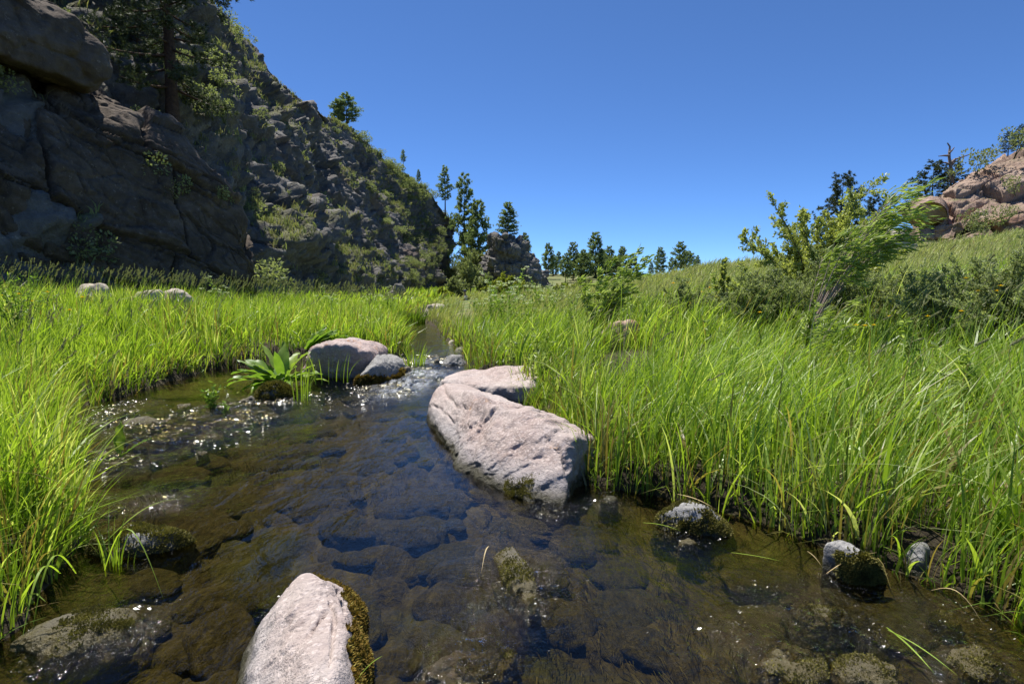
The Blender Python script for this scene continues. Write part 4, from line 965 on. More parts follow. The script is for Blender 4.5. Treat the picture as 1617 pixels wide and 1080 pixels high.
leafy(335, 648, None, 9, .27, .09, .055, .022, 'small leafy watercress standing in the riffle left of the dock clump', tone=(.3, 1), nl=16)
leafy(358, 654, None, 4, .14, .05, .045, .02, 'smaller watercress sprig beside the leafy watercress', tone=(.3, 1), nl=12)
leafy(757, 590, 7.6, 10, .22, .18, .05, .022, 'low leafy herb between the grey boulder and the pink slab', nl=20)
leafy(808, 585, 6.6, 8, .42, .14, .06, .018, 'leafy shoots at the back of the pink slab', m='willow', nl=18)
leafy(850, 612, 5.6, 8, .45, .14, .07, .02, 'willow shoots in the grass at the right end of the pink slab', m='willow', nl=18, wind=.4)
leafy(580, 535, 9.2, 8, .36, .16, .06, .02, 'pale leafy herb in the grass behind the pair of boulders', nl=20, m='greyshrub')
leafy(35, 520, 7, 14, .75, .4, .06, .02, 'leafy herbs in the tall grass at the left edge', nl=30)
leafy(575, 510, None, 3, .01, .02, .02, .01, 'x') if False else None
def gz0(x, y): return float(height(np.array([x]), np.array([y]))[0])
# cow parsley with white umbels
um = [(752, 492, 17, .7), (790, 492, 15, 1.15), (815, 486, 16, 1.3), (776, 505, 13, .8), (850, 495, 17, 1.0), (880, 492, 19, .9), (870, 515, 14, .8), (712, 494, 20, .45), (835, 520, 12.5, .7), (800, 520, 12, .95), (696, 500, 19, .5), (905, 505, 15, .7), (520, 478, 15, .8), (610, 478, 18, .9), (585, 480, 20, .85), (345, 470, 13, .85)]
um0 = None
for i, (px, py, Y, H) in enumerate(um):
    p = atY(px, py, Y); p[2] = float(height(p[:1], p[1:2])[0])
    if um0 is None:
        um0 = leafy(0, 0, 10, 7, 1.0, .33, .11, .035, 'white flowered cow parsley swaying among the streamside grass', 'cow_parsley', 'dock', 'wildflower', 24, (.12, 0), 'willow', (.3, 1), .2, 2)
        um0['group'] = 'cow parsley in the valley meadow'; um0.location = p; um0.scale = (H,) * 3
    else: dup(um0, p, rng.uniform(0, 6), H)

# leafy herbs scattered through the meadow
hb = []
for i in range(3):
    h_ = leafy(0, 0, 10, 7, .44 + .08 * i, .14, .075, .020 + .006 * i, 'leafy green herb growing up through the meadow grass', 'meadow_herb', 'willow', 'herb', 26, (.12, 0), 'willow', (.1, .9), .3); h_['group'] = 'leafy herbs in the meadow'; hb.append(h_)
for i in range(44):
    if i < 30: Y = rng.uniform(3.2, 12); x = float(xr(Y)) + rng.uniform(.3, .85 * Y)
    else: Y = rng.uniform(3.5, 13); x = float(xl(Y)) - rng.uniform(.3, .6 * Y)
    p = (x, Y, gz0(x, Y)); s = rng.uniform(.7, 1.15)
    if i % 9 == 0 and i < 27: o = hb[i // 9]; o.location = p; o.scale = (s,) * 3
    else: dup(hb[i % 3], p, rng.uniform(0, 6), s)
# yellow flowers
def flower0():
    b = Bag(); b.tube([[0, 0, 0], [.02, 0, .2], [.05, 0, .42]], [.003, .0025, .002], 5, .4)
    st = b.build('yellow_flower', M['willow'], smooth=True)
    a = np.linspace(0, 2 * math.pi, 12, False); p = Bag()
    leaves(p, np.tile([.05, 0, .42], (12, 1)), np.stack([np.cos(a), np.sin(a), .35 + 0 * a], 1), .026, .013, up=np.tile([0, 0, 1.0], (12, 1)), tone=.6)
    leaves(p, np.tile([.05, 0, .424], (12, 1)), np.stack([np.cos(a + .2), np.sin(a + .2), 1.2 + 0 * a], 1), .013, .009, up=np.tile([0, 0, 1.0], (12, 1)), tone=.1)
    p.build('petals', M['yellow'], st)
    return thing(st, 'small yellow wildflower rising from the meadow', 'wildflower', 'yellow wildflowers in the meadow')
f0 = None
fl = [(1352, 514, 5), (1366, 515, 5), (1380, 514, 5), (1405, 500, 5.5), (1200, 494, 7), (1190, 470, 7.5), (1525, 440, 5.5), (1540, 440, 5.6), (1580, 452, 5.2), (1545, 460, 5.4), (1608, 405, 6.5), (1575, 460, 5.3), (1518, 492, 5), (1465, 500, 5.4), (1120, 455, 9), (1108, 462, 9), (1075, 470, 9), (1090, 480, 8.8), (1060, 480, 9), (1072, 500, 8), (1115, 480, 8.6), (1085, 447, 9.6), (1063, 448, 9.6), (1130, 470, 8.6),
      (5, 467, 8), (30, 465, 8), (50, 476, 7.6), (75, 462, 8.4), (110, 490, 7), (130, 470, 8), (20, 480, 7.4), (1044, 520, 7.4), (1100, 520, 7.2)]
for (px, py, Y) in fl:
    p = atY(px, py, Y); s = max(1.0, Y / 5.5)
    if f0 is None: f0 = flower0(); f0.location = p - [.05, 0, .42]
    else: dup(f0, p - np.array([.05, 0, .42]) * s, 0, s)

# ------------------------------------------------------------------ shrubs and willows
def shrub(name, base, stems, leafn, ll, lw, m, bark, label, cat='shrub', q0=.25, wind=(0, 0, 0), twig=.22, r0=.012, tone=(.1, .95), sprays=5, group=None, up=.3, jitter=.5):
    """stems: list of tip offsets; side twigs carry the leaves"""
    r = empty(name, base); thing(r, label, cat, group)
    st = Bag(); lf = Bag(); P = []; D = []; T = []
    for tip in stems:
        tip = np.array(tip, float); k = 10; t = np.linspace(0, 1, k)[:, None]; L = np.linalg.norm(tip)
        ctrl = tip * np.array([.25, .25, .55]) + rng.normal(0, .05 * L, 3)
        pts = 2 * t * (1 - t) * ctrl + t ** 2 * tip; pts += fbm(pts * 3 + rng.uniform(0, 50), 2)[:, None] * .03 * L * t
        st.tube(pts, np.linspace(r0, r0 * .2, k) * (.6 + .5 * L), 5, .5)
        for j in range(sprays):
            q = q0 + (1 - q0) * (j + rng.uniform(0, 1)) / sprays; o = np.array([np.interp(q, t[:, 0], pts[:, i]) for i in range(3)])
            d = unit(unit(tip) * .6 + rdir(1)[0] * .9 + np.array([0, 0, up]) + np.array(wind) * .8); l = twig * L * rng.uniform(.5, 1.2) * (1.25 - .6 * q)
            e = o + d * l + np.array(wind) * l * .5; mid = o + d * l * .5
            st.tube([o, mid, e], [r0 * .35, r0 * .25, r0 * .1], 4, .5)
            n = leafn; s = rng.uniform(.1, 1, n)[:, None]
            P.append(o + (mid - o) * s * 2 * (s < .5) + (s >= .5) * ((mid - o) + (e - mid) * (2 * s - 1)) + rng.normal(0, .012 * L, (n, 3)))
            D.append(unit(rdir(n) * jitter * 2 + d + np.array(wind) * 1.6)); T.append(np.clip(rng.uniform(*tone) * .4 + rng.uniform(*tone, n) * .6, 0, 1))
        n = leafn * 2; s = rng.uniform(max(.3, q0), 1, n)
        P.append(np.stack([np.interp(s, t[:, 0], pts[:, i]) for i in range(3)], 1) + rng.normal(0, .008 * L, (n, 3))); D.append(unit(rdir(n) * jitter * 2 + tip / L + np.array(wind) * 1.6)); T.append(rng.uniform(*tone, n))
    P = np.concatenate(P); D = np.concatenate(D); n = len(P)
    leaves(lf, P, D, ll * rng.uniform(.6, 1.25, n), lw * rng.uniform(.7, 1.2, n), tone=np.concatenate(T), bend=.1)
    st.build('stems', M[bark], r, True); lf.build('leaves', M[m], r)
    return r
def gz_(x, y): return float(height(np.array([x]), np.array([y]))[0])
def tips(base, px_list, Y, jit=.25): return [atY(a, b_, Y + rng.uniform(-jit, jit) * 3) - base for a, b_ in px_list]
# big olive shrub
B_ = atY(1290, 500, 9); B_[2] = gz_(B_[0], 9)
tl_ = [(1222, 322), (1165, 374), (1192, 392), (1240, 372), (1265, 365), (1290, 350), (1310, 345), (1335, 330), (1355, 315), (1378, 290), (1225, 400), (1180, 430), (1205, 445), (1250, 410), (1280, 395), (1320, 375), (1345, 380), (1370, 345), (1390, 370), (1410, 400), (1430, 430), (1440, 455), (1145, 455), (1160, 470), (1190, 480), (1300, 420), (1340, 420), (1380, 420), (1230, 460), (1270, 450), (1400, 450), (1350, 460), (1420, 400), (1260, 340), (1235, 350), (1400, 340)]
shrub('wild_shrub', B_, tips(B_, tl_, 9), 66, .054, .033, 'shrub', 'twig', 'big olive green shrub with sprigs sticking out behind the bent willow', tone=(.1, .95), sprays=13, r0=.011)
B_ = atY(1143, 505, 8.6); B_[2] = gz_(B_[0], 8.6)
shrub('wild_shrub', B_, tips(B_, [(1141, 412), (1146, 418), (1138, 440), (1150, 440)], 8.6, .03), 90, .045, .03, 'shrub', 'twig', 'slim upright leafy shoot left of the big olive shrub', sprays=5, r0=.007, twig=.12)
# the willow bent by the wind
B_ = atY(1268, 535, 6.2); B_[2] = gz_(B_[0], 6.2)
tl_ = [(1318, 385), (1345, 365), (1365, 350), (1395, 325), (1415, 305), (1432, 295), (1445, 305), (1400, 350), (1430, 335), (1450, 330), (1385, 370), (1420, 365), (1440, 355), (1405, 315), (1300, 405)]
shrub('bent_willow', B_, tips(B_, tl_, 6.2, .12), 15, .125, .02, 'willow', 'palebark', 'bright willow bent to the right by the wind with streaming narrow leaves', 'willow', q0=.55, wind=(1.0, -.1, -.06), sprays=7, r0=.0075, twig=.17, up=.12, jitter=.5)
B_ = atY(1275, 545, 5.6); B_[2] = gz_(B_[0], 5.6)
shrub('willow_shoot', B_, tips(B_, [(1300, 488), (1330, 480), (1345, 472), (1310, 505), (1285, 500)], 5.6, .05), 9, .12, .013, 'willow', 'palebark', 'low willow shoots at the foot of the bent willow', 'willow', wind=(1.1, 0, -.1), sprays=4, r0=.005, up=.1, jitter=.3)
B_ = atY(1268, 540, 6.0); B_[2] = gz_(B_[0], 6.0)
bb = Bag()
# small willow left of it
B_ = atY(938, 560, 8.3); B_[2] = gz_(B_[0], 8.3)
tl_ = [(905, 440), (925, 455), (945, 430), (965, 415), (985, 405), (1005, 402), (1010, 425), (960, 450), (985, 440), (925, 490), (950, 480), (975, 470), (1000, 455), (915, 470), (1015, 410), (940, 500), (968, 498)]
shrub('small_willow', B_, tips(B_, tl_, 8, .1), 24, .09, .026, 'willow', 'twig', 'small light green willow in the grass above the orange lichened boulder', 'willow', wind=(.7, 0, .0), sprays=6, r0=.006, twig=.16, up=.2, jitter=.4, tone=(.1, 1))
# low grey green bushes
def low_bush(px, py, Y, wpx, hpx, label, n=46, ll=.036, m='greyshrub', leafn=62, tone=(.0, .8)):
    B_ = atY(px, py, Y); B_[2] = gz_(B_[0], Y); w = wpx / FPX * Y / 2; h_ = hpx / FPX * Y
    tp_ = []
    for i in range(n):
        a = rng.uniform(0, 2 * math.pi); q = math.sqrt(rng.uniform(0, 1)); tp_.append((math.cos(a) * q * w, math.sin(a) * q * w * .8, h_ * (1.05 - .55 * q * q) * rng.uniform(.6, 1.1)))
    return shrub('low_bush', B_, tp_, leafn, ll, ll * .42, m, 'twig', label, 'bush', sprays=6, r0=.006, twig=.3, tone=tone)
low_bush(1575, 570, 5.6, 330, 152, 'dense dark grey green bush with yellow flowers at the right edge', 120, leafn=80)
low_bush(1440, 535, 6.8, 180, 100, 'grey green bush between the bent willow and the dark bush on the right', 80)
low_bush(1085, 545, 8.2, 110, 75, 'grey green low bush right of the orange lichened boulder', 36)
low_bush(1205, 545, 7.6, 180, 90, 'grey green low bush in front of the big olive shrub', 60)
low_bush(1320, 530, 7.4, 190, 110, 'grey green low bush behind the stems of the bent willow', 70)
# bare twigs
def twigs(px, py, Y, tl, label, m='deadwood', r=.006):
    B_ = atY(px, py, Y); B_[2] = gz_(B_[0], Y); b = Bag()
    for q in tl:
        tip = atY(*q, Y + rng.uniform(-.1, .1)) - B_; t = np.linspace(0, 1, 7)[:, None]; ctrl = tip * [.2, .5, .6]
        b.tube(2 * t * (1 - t) * ctrl + t * t * tip, np.linspace(r, r * .25, 7), 5)
    o = b.build('bare_stem', M[m], smooth=True); o.location = B_; thing(o, label, 'dead stem')
twigs(985, 570, 6.8, [(1000, 478), (985, 500), (992, 482), (1000, 490)], 'pale forked dead stem in front of the orange lichened boulder', 'palebark')
twigs(1028, 530, 8, [(1000, 460), (1012, 470), (1045, 455), (1030, 470), (1020, 440)], 'brown bare twigs beside the orange lichened boulder', 'twig')
twigs(927, 600, 6.5, [(928, 480), (930, 500)], 'thin brown upright stem left of the orange lichened boulder', 'twig', .004)
# bushes at the foot of the tower
for (px, py, Y, w, h_, m, lab) in [(742, 458, 52, 40, 60, 'hillshrub', 'grey green bush between the hill and the rock tower'), (722, 468, 48, 40, 34, 'hillshrub', 'grey green bush at the far foot of the hill'), (765, 466, 46, 36, 34, 'hillshrub', 'dull bush at the left foot of the rock tower'), (800, 470, 38, 70, 34, 'yellowbush', 'yellow green bush in front of the rock tower'), (835, 472, 42, 50, 26, 'hillshrub', 'dull green bush right of the yellow green bush by the tower'),
                                   (893, 478, 34, 44, 28, 'yellowbush', 'bright yellow green bush beside the pale rocks'), (755, 430, 64, 34, 44, 'hillshrub', 'grey bush in the gully left of the rock tower'), (717, 448, 86, 36, 42, 'hillshrub', 'far green bush filling the gap beside the steep end of the hill'), (925, 470, 40, 40, 30, 'hillshrub', 'dull green bush behind the small willow'), (700, 472, 45, 40, 14, 'yellowbush', 'low green patch bush beside the dark hill foot')]:
    B_ = atY(px, py, Y); B_[2] = min(B_[2], gz_(B_[0], Y)) if px > 760 else B_[2] - .3; wq = w / FPX * Y / 2; hq = h_ / FPX * Y + (atY(px, py, Y)[2] - B_[2])
    tp_ = []
    for i in range(26):
        a = rng.uniform(0, 6.28); q = math.sqrt(rng.uniform(0, 1)); tp_.append((math.cos(a) * q * wq, math.sin(a) * q * wq, hq * (1.05 - .5 * q * q) * rng.uniform(.6, 1.05)))
    shrub('bush', B_, tp_, 30, .17, .10, m, 'twig', lab, 'bush', sprays=5, r0=.01, twig=.3)

# hillside vegetation --------------------------------------------------
Ph = HGd.reshape(-1, 3); wv = np.clip(vegm, 0, 1) * (topv < .74) * (Ph[:, 1] > 14) * (Ph[:, 1] < 97)
gaps = np.linalg.norm(np.diff(HG, axis=0, append=HG[-1:]), axis=2).ravel()
n = 11500; idx = rng.choice(len(Ph), n, p=(wv * gaps) / (wv * gaps).sum()); b = Bag(); k = 4
Rt = np.repeat(Ph[idx], k, 0) + rng.normal(0, .09, (n * k, 3)) * [1, 1, .2]
a = rng.uniform(0, 6.28, n * k); mm = rng.uniform(.1, .8, n * k)
blades(b, Rt, rng.uniform(.18, .5, n * k), .035 + .0007 * Rt[:, 1], np.stack([np.cos(a) * mm, np.sin(a) * mm, 0 * a], 1), 2, np.clip(np.repeat(rng.uniform(0, 1, n), k) + rng.normal(0, .12, n * k), 0, 1))
setting(b.build('hillside_grass', M['hillgrass']), 'stuff')
def clump(seed, n=420, ll=.13, lw=.075, m='hillshrub'):
    r = np.random.default_rng(seed); lob = r.normal(0, .32, (7, 3)) * [1, 1, .6] + [0, 0, .5]
    c = lob[r.integers(0, 7, n)]; d = unit(r.normal(size=(n, 3))); P = c + d * (.30 * r.uniform(.5, 1, n) ** .5)[:, None]
    P[:, 2] = np.abs(P[:, 2])
    b = Bag(); t = np.clip(r.uniform(0, 1, n) * .7 + .3 * (P[:, 0] * 0 + r.uniform(0, 1)), 0, 1)
    leaves(b, P, d + unit(r.normal(size=(n, 3))) * .8 + [0, 0, .3], ll * r.uniform(.6, 1.3, n), lw, tone=t)
    for _ in range(4): b.tube([[0, 0, -.3], lob[r.integers(0, 7)]], [.02, .01], 4, 0)
    return b.build('hill_shrub', M[m])
protos = [thing(clump(200 + i), 'small grey green shrub clinging to the dark rocky hillside', 'shrub', 'shrubs on the dark hillside') for i in range(5)]
vs = wv * (fbm(Ph * .18, 3, 66) > -.1); sel = rng.choice(len(Ph), 280, p=vs * gaps / (vs * gaps).sum(), replace=False)
for i, s in enumerate(sel):
    p = Ph[s] - [0, 0, .1]; sc_ = rng.uniform(.4, 1.2) * (.8 + Ph[s][1] / 160)
    if i < 5: o = protos[i]; o.location = p; o.scale = (sc_,) * 3
    else: dup(protos[i % 5], p, rng.uniform(0, 6), (sc_, sc_, sc_ * rng.uniform(.6, 1.0)))
for (px, py, Y, s, lab) in [(255, 272, 19.0, 1.0, 'pale green bush on the ledge of the dark cliff'), (285, 300, 19.5, .8, 'darker bush trailing below the pale green bush on the cliff ledge'), (345, 310, 20.6, .6, 'small bush at the right shoulder of the dark cliff'), (420, 440, 22.5, 1.3, 'leafy shrub at the lower right corner of the dark cliff'), (335, 160, 27, 1.1, 'bright green bush on the slope right of the big pine'), (355, 175, 27, .8, 'lower bright bush on the slope right of the big pine'), (232, 192, 22.5, .9, 'bushy thicket left of the big pine trunk')]:
    dup(protos[2], atY(px, py, Y) - [0, 0, .5 * s], rng.uniform(0, 6), s, lab, 'shrubs on the dark cliff')
for (px, py, Y, s, lab) in [(1530, 350, 35.5, .8, 'dark bush in the hollow of the tan outcrop, the left one'), (1552, 346, 35.4, 1.1, 'dark bush in the hollow of the tan outcrop, the middle one'), (1585, 340, 35, .9, 'dark bush in the hollow of the tan outcrop, the right one'), (1605, 292, 36.5, 1.0, 'small bush on the face of the tan outcrop'), (1538, 365, 35, .9, 'small bush at the foot of the tan outcrop'), (1603, 225, 40, 1.6, 'yellowish bush on top of the tan outcrop'), (1540, 258, 41, 1.6, 'round bush on the left shoulder of the tan outcrop')]:
    dup(protos[1], atY(px, py, Y) - [0, 0, .4 * s], rng.uniform(0, 6), s, lab, 'shrubs on the tan outcrop')

# ------------------------------------------------------------------ pines
def pine_mesh(H, seed, crown0=.2, wid=.2, dens=1.0, top=.25, tuft=14, nl=.16, nw=.03, irregular=.35, rt=None, droop=.0, nbr=None, full=1.0, m='needle_far', name='pine_tree', narrow=1.0):
    r = np.random.default_rng(seed); b = Bag(); lf = Bag()
    rt = rt or H * .016; t = np.linspace(0, 1, 12); bend = r.normal(0, .012 * H, 2)
    tr = np.stack([bend[0] * np.sin(t * 3), bend[1] * np.sin(t * 2.5), t * H], 1); tr[0, 2] = -.6
    b.tube(tr, rt * (1 - t * .92) * (1 + .35 * np.exp(-t * 25)), 8)
    br = Bag(); P = []; D = []
    nbr = nbr or int(H * 6 * dens); ga = r.uniform(0, 6)
    for i in range(nbr):
        q = crown0 + (1 - crown0) * (i + r.uniform(0, 1)) / nbr; z = q * H * .985
        prof = ((1 - (q - crown0) / (1 - crown0)) ** .75 * .9 + .1) * min(1, .45 + 2.2 * (q - crown0) / (1 - crown0))
        L = H * wid * prof * r.uniform(1 - irregular, 1 + irregular) * narrow + .25
        ga += 2.4 + r.normal(0, .3); el = .15 + .55 * (q - .4) - droop * (1 - q) + r.normal(0, .12)
        o = np.array([np.interp(q, t, tr[:, 0]), np.interp(q, t, tr[:, 1]), z])
        h = np.array([math.cos(ga), math.sin(ga), 0]); s = np.linspace(0, 1, 6)[:, None]
        pts = o + h * L * s * math.cos(el) + np.array([0, 0, 1]) * (L * (math.sin(el) * s + .22 * s * s))
        br.tube(pts, np.linspace(rt * .28 * (1.1 - q), .008, 6), 4)
        k = max(3, int(L * 5.0 * full))
        for _ in range(k):
            e = r.uniform(.3, 1) ** .7; c = np.array([np.interp(e, s[:, 0], pts[:, a_]) for a_ in range(3)]) + r.normal(0, .10 * L, 3) * [1, 1, .55] * (.4 + e)
            P.append(c); D.append(h * .5 + [0, 0, .55])
    P = np.array(P); D = np.array(D); n = len(P)
    tn = np.clip(.5 + r.normal(0, .16, n), 0, 1)
    d = unit(np.repeat(D, tuft, 0) + unit(r.normal(size=(n * tuft, 3))) * 1.0)
    leaves(lf, np.repeat(P, tuft, 0) - d * nl * .15, d, nl * r.uniform(.7, 1.3, n * tuft), nw, tone=np.clip(np.repeat(tn, tuft) + r.normal(0, .15, n * tuft), 0, 1))
    root = empty(name); b.build('trunk', M['bark'], root, True); br.build('branches', M['bark'], root, True); lf.build('crown', M[m], root)
    return root
def place(root, px, py, Y, s, rz, label, cat='pine', group=None, first=False, dz=-.2, sx=1.0):
    p = atY(px, py, Y) + [0, 0, dz]
    if first: o = root; o.location = p; o.scale = (s * sx, s * sx, s); o.rotation_euler = (0, 0, rz); thing(o, label, cat, group)
    else: dup(root, p, rz, (s * sx, s * sx, s), label, group, cat)

# the big pine on the cliff and its neighbours
p1 = pine_mesh(15, 301, .10, .205, .9, tuft=26, nl=.2, nw=.024, irregular=.55, rt=.24, droop=.45, full=3.6, m='needle')
place(p1, 273, 196, 24, 1.0, .4, 'big dark ponderosa pine with a straight trunk on top of the cliff', first=True)
p2 = pine_mesh(9, 302, .02, .22, 1.3, tuft=18, nl=.19, nw=.026, irregular=.3, rt=.13, full=4.0, m='needle')
place(p2, 225, 165, 26.5, .8, 0, 'dense young pine just left of the big ponderosa', first=True)
place(p2, 185, 60, 29, 1.1, 2.0, 'dark pine above the overhanging block, the nearest to the block')
place(p2, 205, 95, 31, .8, 4.0, 'shorter dark pine between the overhanging block and the big ponderosa')
place(p2, 330, 40, 38, .9, 1.0, 'pine on the upper slope behind the big ponderosa')
place(p1, 130, -10, 33, .6, 1.5, 'pine at the top left corner above the overhanging block')
# far pines
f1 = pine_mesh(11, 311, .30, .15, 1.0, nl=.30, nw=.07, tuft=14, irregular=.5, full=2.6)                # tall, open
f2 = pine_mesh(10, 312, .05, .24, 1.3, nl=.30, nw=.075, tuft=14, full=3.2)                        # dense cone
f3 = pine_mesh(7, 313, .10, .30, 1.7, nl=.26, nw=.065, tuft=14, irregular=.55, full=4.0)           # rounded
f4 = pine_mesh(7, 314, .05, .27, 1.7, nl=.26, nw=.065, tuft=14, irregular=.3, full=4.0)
s_ = FPX
def hs(hpx, Y, H): return hpx / FPX * Y / H
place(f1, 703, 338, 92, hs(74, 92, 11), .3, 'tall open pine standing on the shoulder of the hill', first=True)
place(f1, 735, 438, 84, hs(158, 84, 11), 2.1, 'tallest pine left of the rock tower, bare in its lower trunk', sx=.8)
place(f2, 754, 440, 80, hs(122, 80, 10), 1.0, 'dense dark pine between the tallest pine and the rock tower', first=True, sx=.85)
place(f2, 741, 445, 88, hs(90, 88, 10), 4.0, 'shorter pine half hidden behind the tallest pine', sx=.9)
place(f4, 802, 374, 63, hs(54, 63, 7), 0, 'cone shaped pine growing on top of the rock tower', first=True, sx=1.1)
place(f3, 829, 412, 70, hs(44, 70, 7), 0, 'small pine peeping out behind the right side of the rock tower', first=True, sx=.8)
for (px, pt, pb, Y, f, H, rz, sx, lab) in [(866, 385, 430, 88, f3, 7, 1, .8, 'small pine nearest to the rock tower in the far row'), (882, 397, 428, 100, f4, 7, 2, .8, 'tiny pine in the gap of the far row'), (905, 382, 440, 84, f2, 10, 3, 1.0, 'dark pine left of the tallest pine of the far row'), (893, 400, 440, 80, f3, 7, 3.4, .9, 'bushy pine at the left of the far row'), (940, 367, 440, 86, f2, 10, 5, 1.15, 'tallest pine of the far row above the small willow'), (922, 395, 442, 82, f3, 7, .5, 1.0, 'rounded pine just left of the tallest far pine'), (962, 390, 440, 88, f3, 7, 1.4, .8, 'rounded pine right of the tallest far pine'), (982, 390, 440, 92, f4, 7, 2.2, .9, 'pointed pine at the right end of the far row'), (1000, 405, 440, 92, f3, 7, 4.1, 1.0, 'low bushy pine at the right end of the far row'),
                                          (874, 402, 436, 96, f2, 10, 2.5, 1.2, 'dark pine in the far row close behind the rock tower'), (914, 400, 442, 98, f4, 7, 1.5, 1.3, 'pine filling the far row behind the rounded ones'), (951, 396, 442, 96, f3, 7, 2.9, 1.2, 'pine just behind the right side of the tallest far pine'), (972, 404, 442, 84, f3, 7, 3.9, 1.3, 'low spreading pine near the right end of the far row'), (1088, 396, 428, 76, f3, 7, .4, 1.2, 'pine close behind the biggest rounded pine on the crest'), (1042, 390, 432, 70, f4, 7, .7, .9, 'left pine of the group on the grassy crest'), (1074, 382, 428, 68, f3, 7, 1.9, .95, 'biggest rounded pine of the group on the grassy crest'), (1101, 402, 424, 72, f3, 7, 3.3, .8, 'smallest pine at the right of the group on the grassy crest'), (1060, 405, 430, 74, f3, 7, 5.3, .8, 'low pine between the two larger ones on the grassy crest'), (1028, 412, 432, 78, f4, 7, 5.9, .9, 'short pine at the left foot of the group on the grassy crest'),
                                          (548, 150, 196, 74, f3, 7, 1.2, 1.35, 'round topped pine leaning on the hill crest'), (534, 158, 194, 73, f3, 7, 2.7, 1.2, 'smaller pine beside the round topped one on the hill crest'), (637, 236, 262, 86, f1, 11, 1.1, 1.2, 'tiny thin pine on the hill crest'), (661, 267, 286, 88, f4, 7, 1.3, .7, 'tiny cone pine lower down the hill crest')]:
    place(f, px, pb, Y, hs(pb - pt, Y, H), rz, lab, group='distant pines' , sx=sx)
# pines on the right
g1 = pine_mesh(6, 321, .08, .3, 1.8, nl=.2, nw=.04, tuft=18, irregular=.3, full=2.6, m='needle')
place(g1, 1326, 410, 27, hs(134, 27, 6), .2, 'dark pine rising behind the big olive shrub', first=True)
place(g1, 1375, 400, 30, hs(92, 30, 6), 2.2, 'dark pine hidden behind the bent willow top')
place(g1, 1470, 345, 43, hs(88, 43, 6), 1.0, 'dark spreading pine left of the tan outcrop', sx=1.35)
place(g1, 1505, 300, 44, hs(48, 44, 6), 3.0, 'dark pine at the foot of the dead tree', sx=1.4)
place(g1, 1592, 240, 43, hs(34, 43, 6), 4.0, 'dark pine on the top right skyline of the outcrop, the left one', sx=1.2)
place(g1, 1612, 232, 43, hs(36, 43, 6), 5.0, 'dark pine on the top right skyline of the outcrop, the right one', sx=1.2)
# dead tree
B_ = atY(1503, 285, 42.5); b = Bag()
def limb(pl, r): b.tube([atY(x, y, 42.5 + dz) - B_ for x, y, dz in pl], np.linspace(r, r * .3, len(pl)), 6)
limb([(1503, 290, 0), (1502, 268, 0), (1499, 250, 0), (1499, 240, .1), (1500, 232, .2), (1496, 226, .2)], .13)
limb([(1501, 258, 0), (1508, 252, .2), (1520, 248, .3), (1535, 243, .4)], .10); limb([(1499, 246, 0), (1490, 246, -.2), (1482, 247, -.3)], .09)
limb([(1499, 242, 0), (1504, 237, 0), (1507, 233, 0)], .08); limb([(1501, 260, 0), (1492, 257, .1), (1485, 258, .1)], .09); limb([(1503, 262, 0), (1507, 256, -.1), (1509, 250, -.1)], .05)
o = b.build('dead_tree', M['deadwood'], smooth=True); o.location = B_; thing(o, 'leafless grey dead tree with forked top beside the tan outcrop', 'dead tree')
# fence-free far slope: reddish bank under the far pines
xs = np.linspace(-4, 60, 90); ys = np.linspace(0, 26, 30)

# ------------------------------------------------------------------ people far up the valley
def skin_body(verts, edges, radii, m, name, parent=None, loc=(0, 0, 0)):
    me = bpy.data.meshes.new(name); me.from_pydata([tuple(v) for v in verts], edges, []); o = bpy.data.objects.new(name, me); COL.objects.link(o)
    md = o.modifiers.new('s', 'SKIN')
    for sv, r in zip(me.skin_vertices[0].data, radii): sv.radius = (r, r)
    me.skin_vertices[0].data[0].use_root = True
    o.modifiers.new('d', 'SUBSURF').levels = 1
    dg = bpy.context.evaluated_depsgraph_get(); nm = bpy.data.meshes.new_from_object(o.evaluated_get(dg)); o.modifiers.clear(); o.data = nm
    nm.materials.clear(); nm.materials.append(m); [setattr(p, 'use_smooth', True) for p in nm.polygons]
    o.parent = parent; o.location = loc
    return o
SKIN = plain_mat('skin', (.42, .26, .18), .6); WHITE = plain_mat('white_cotton', (.75, .75, .73), .9); BLUE = plain_mat('blue_denim', (.25, .34, .48), .9)
NAVY = plain_mat('navy_cap', (.03, .04, .13), .8); BLACK = plain_mat('black_pack', (.02, .02, .022), .8); SKYB = plain_mat('blue_shirt', (.12, .25, .6), .9); RED = plain_mat('red_shorts', (.5, .07, .04), .9)
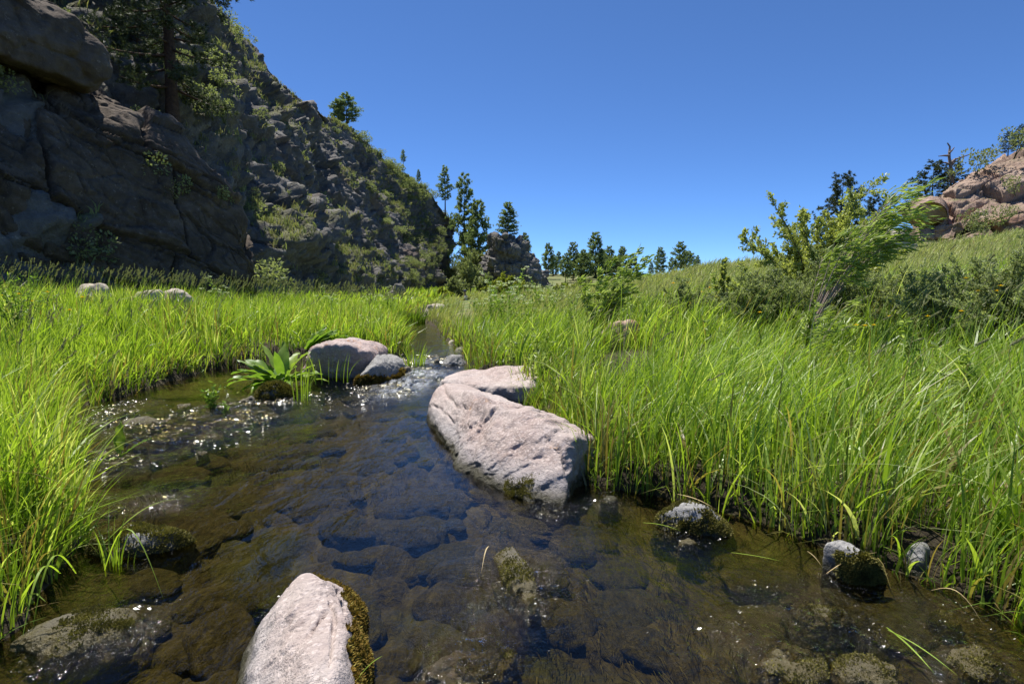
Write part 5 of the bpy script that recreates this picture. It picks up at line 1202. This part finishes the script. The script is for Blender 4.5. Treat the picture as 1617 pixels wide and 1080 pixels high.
def person(px, py_head, Y, label, shirt, trousers, pack=True, s=1.0, rz=0):
    """sitting sideways on a rock, looking left"""
    V = [(0, 0, 0), (.01, 0, .16), (.0, 0, .36), (-.02, 0, .48), (-.03, 0, .56), (-.05, 0, .66), (-.045, 0, .76)]
    R = [.14, .125, .14, .11, .05, .085, .075]; E = [(0, 1), (1, 2), (2, 3), (3, 4), (4, 5), (5, 6)]
    for sy in (-1, 1):
        i = len(V); V += [(0, .15 * sy, .45), (-.06, .19 * sy, .22), (-.26, .15 * sy, .10), (-.33, .14 * sy, .08)]; R += [.05, .042, .033, .028]; E += [(3, i), (i, i + 1), (i + 1, i + 2), (i + 2, i + 3)]
        for f in range(5):
            j = len(V); o = (f - 2) * .017; V += [(-.38, .14 * sy + o, .085 - .004 * f), (-.43 - .01 * (2 - abs(f - 2)), .14 * sy + o * 1.2, .06)] if f else [(-.35, .14 * sy - .035 * sy, .09), (-.39, .14 * sy - .05 * sy, .08)]
            R += [.010, .008]; E += [(i + 3, j), (j, j + 1)]
        i = len(V); V += [(-.05, .09 * sy, -.02), (-.42, .11 * sy, .06), (-.46, .11 * sy, -.34), (-.56, .11 * sy, -.38)]; R += [.09, .065, .045, .04]; E += [(0, i), (i, i + 1), (i + 1, i + 2), (i + 2, i + 3)]
    head = atY(px, py_head, Y); loc = head - np.array([-.05, 0, .78]) * s
    body = skin_body(V, E, R, SKIN, 'person'); body.location = loc; body.scale = (s,) * 3; body.rotation_euler = (0, 0, rz)
    thing(body, label, 'person')
    T = [(0, 0, .02), (.01, 0, .18), (0, 0, .36), (-.02, 0, .47)]; TR = [.155, .14, .155, .12]; TE = [(0, 1), (1, 2), (2, 3)]
    for sy in (-1, 1): i = len(T); T += [(0, .15 * sy, .45), (-.05, .185 * sy, .26)]; TR += [.065, .058]; TE += [(3, i), (i, i + 1)]
    skin_body(T, TE, TR, shirt, 'shirt', body)
    T = [(0, 0, .03), (0, 0, -.03)]; TR = [.15, .12]; TE = [(0, 1)]
    for sy in (-1, 1): i = len(T); T += [(-.05, .09 * sy, -.02), (-.42, .11 * sy, .06), (-.46, .11 * sy, -.30)]; TR += [.1, .077, .06]; TE += [(1, i), (i, i + 1), (i + 1, i + 2)]
    skin_body(T, TE, TR, trousers, 'trousers', body)
    f = Bag()                                                  # face: eyes, nose, mouth, ears
    for sy in (-1, 1): f.tube([(-.125, .032 * sy, .71), (-.134, .032 * sy, .71)], [.010, .004], 6); f.tube([(-.05, .078 * sy, .69), (-.04, .088 * sy, .72)], [.018, .01], 6)
    f.tube([(-.128, 0, .70), (-.152, 0, .675), (-.13, 0, .665)], [.008, .014, .008], 6); f.tube([(-.13, -.022, .64), (-.136, 0, .638), (-.13, .022, .64)], [.004, .006, .004], 5)
    f.build('face', SKIN, body, True)
    h = Bag(); D, Fc = ico(3); k = D * np.array([.105, .09, .085]) + np.array([-.045, 0, .76]); k[:, 2] = np.maximum(k[:, 2], .745); h.add(k, None, Fc)
    h.add(np.array([(-.13, -.06, .75), (-.13, .06, .75), (-.23, .045, .735), (-.23, -.045, .735), (-.13, -.06, .76), (-.13, .06, .76), (-.23, .045, .742), (-.23, -.045, .742)]), [[3, 2, 1, 0], [4, 5, 6, 7], [0, 1, 5, 4], [1, 2, 6, 5], [2, 3, 7, 6], [3, 0, 4, 7]])
    h.build('cap', NAVY if pack else SKYB, body, True)
    if pack:
        V_, Fc = rock_from_hull([(.12, -.13, .0), (.12, .13, .0), (.3, -.11, .02), (.3, .11, .02), (.13, -.12, .4), (.13, .12, .4), (.26, -.1, .38), (.26, .1, .38)], 3, 12, .01, .0, 3); mesh_obj('backpack', V_, None, Fc, BLACK, body, True)
person(734, 459, 36, 'person in white shirt and navy cap sitting far up the stream with black pack', WHITE, BLUE)
person(861, 465, 44, 'tiny distant person in blue and red beside the pale rocks', SKYB, RED, False, .8)

# ------------------------------------------------------------------ light, sky, camera
el = math.asin(SUN[2]); az = math.atan2(SUN[0], SUN[1])
w = bpy.data.worlds.new('World'); sc.world = w; w.use_nodes = True; nt = w.node_tree; bg = nt.nodes['Background']
sky = nt.nodes.new('ShaderNodeTexSky'); sky.sky_type = 'NISHITA'; sky.sun_disc = False; sky.sun_elevation = el; sky.sun_rotation = az
sky.altitude = 5000; sky.air_density = 1.0; sky.dust_density = 0; sky.ozone_density = 10
tn = nt.nodes.new('ShaderNodeMix'); tn.data_type = 'RGBA'; tn.blend_type = 'MULTIPLY'; tn.inputs[0].default_value = 1; tn.inputs[7].default_value = (.86, .97, 1.04, 1)
nt.links.new(sky.outputs[0], tn.inputs[6]); nt.links.new(tn.outputs[2], bg.inputs[0]); bg.inputs[1].default_value = .107
L = bpy.data.lights.new('sun', 'SUN'); L.energy = 5.0; L.angle = RAD(.53); L.color = (1, .955, .89)
so = bpy.data.objects.new('sun', L); COL.objects.link(so); so.rotation_euler = Vector(SUN).to_track_quat('Z', 'Y').to_euler(); so.location = (-8, 6, 30)
cam = bpy.data.cameras.new('camera'); co = bpy.data.objects.new('camera', cam); COL.objects.link(co); sc.camera = co
co.location = (0, 0, CAM_H); co.rotation_euler = (RAD(90 - PITCH), 0, 0); cam.sensor_width = 36; cam.lens = FPX * 36 / 1617; cam.clip_start = .05; cam.clip_end = 8000
sc.view_settings.view_transform = 'Standard'; sc.view_settings.look = 'None'; sc.view_settings.gamma = 1; sc.view_settings.exposure = .68
sc.cycles.max_bounces = 8; sc.cycles.transparent_max_bounces = 8; sc.cycles.diffuse_bounces = 3; sc.cycles.glossy_bounces = 3; sc.cycles.caustics_reflective = False; sc.cycles.caustics_refractive = False
sc.cycles.use_denoising = True
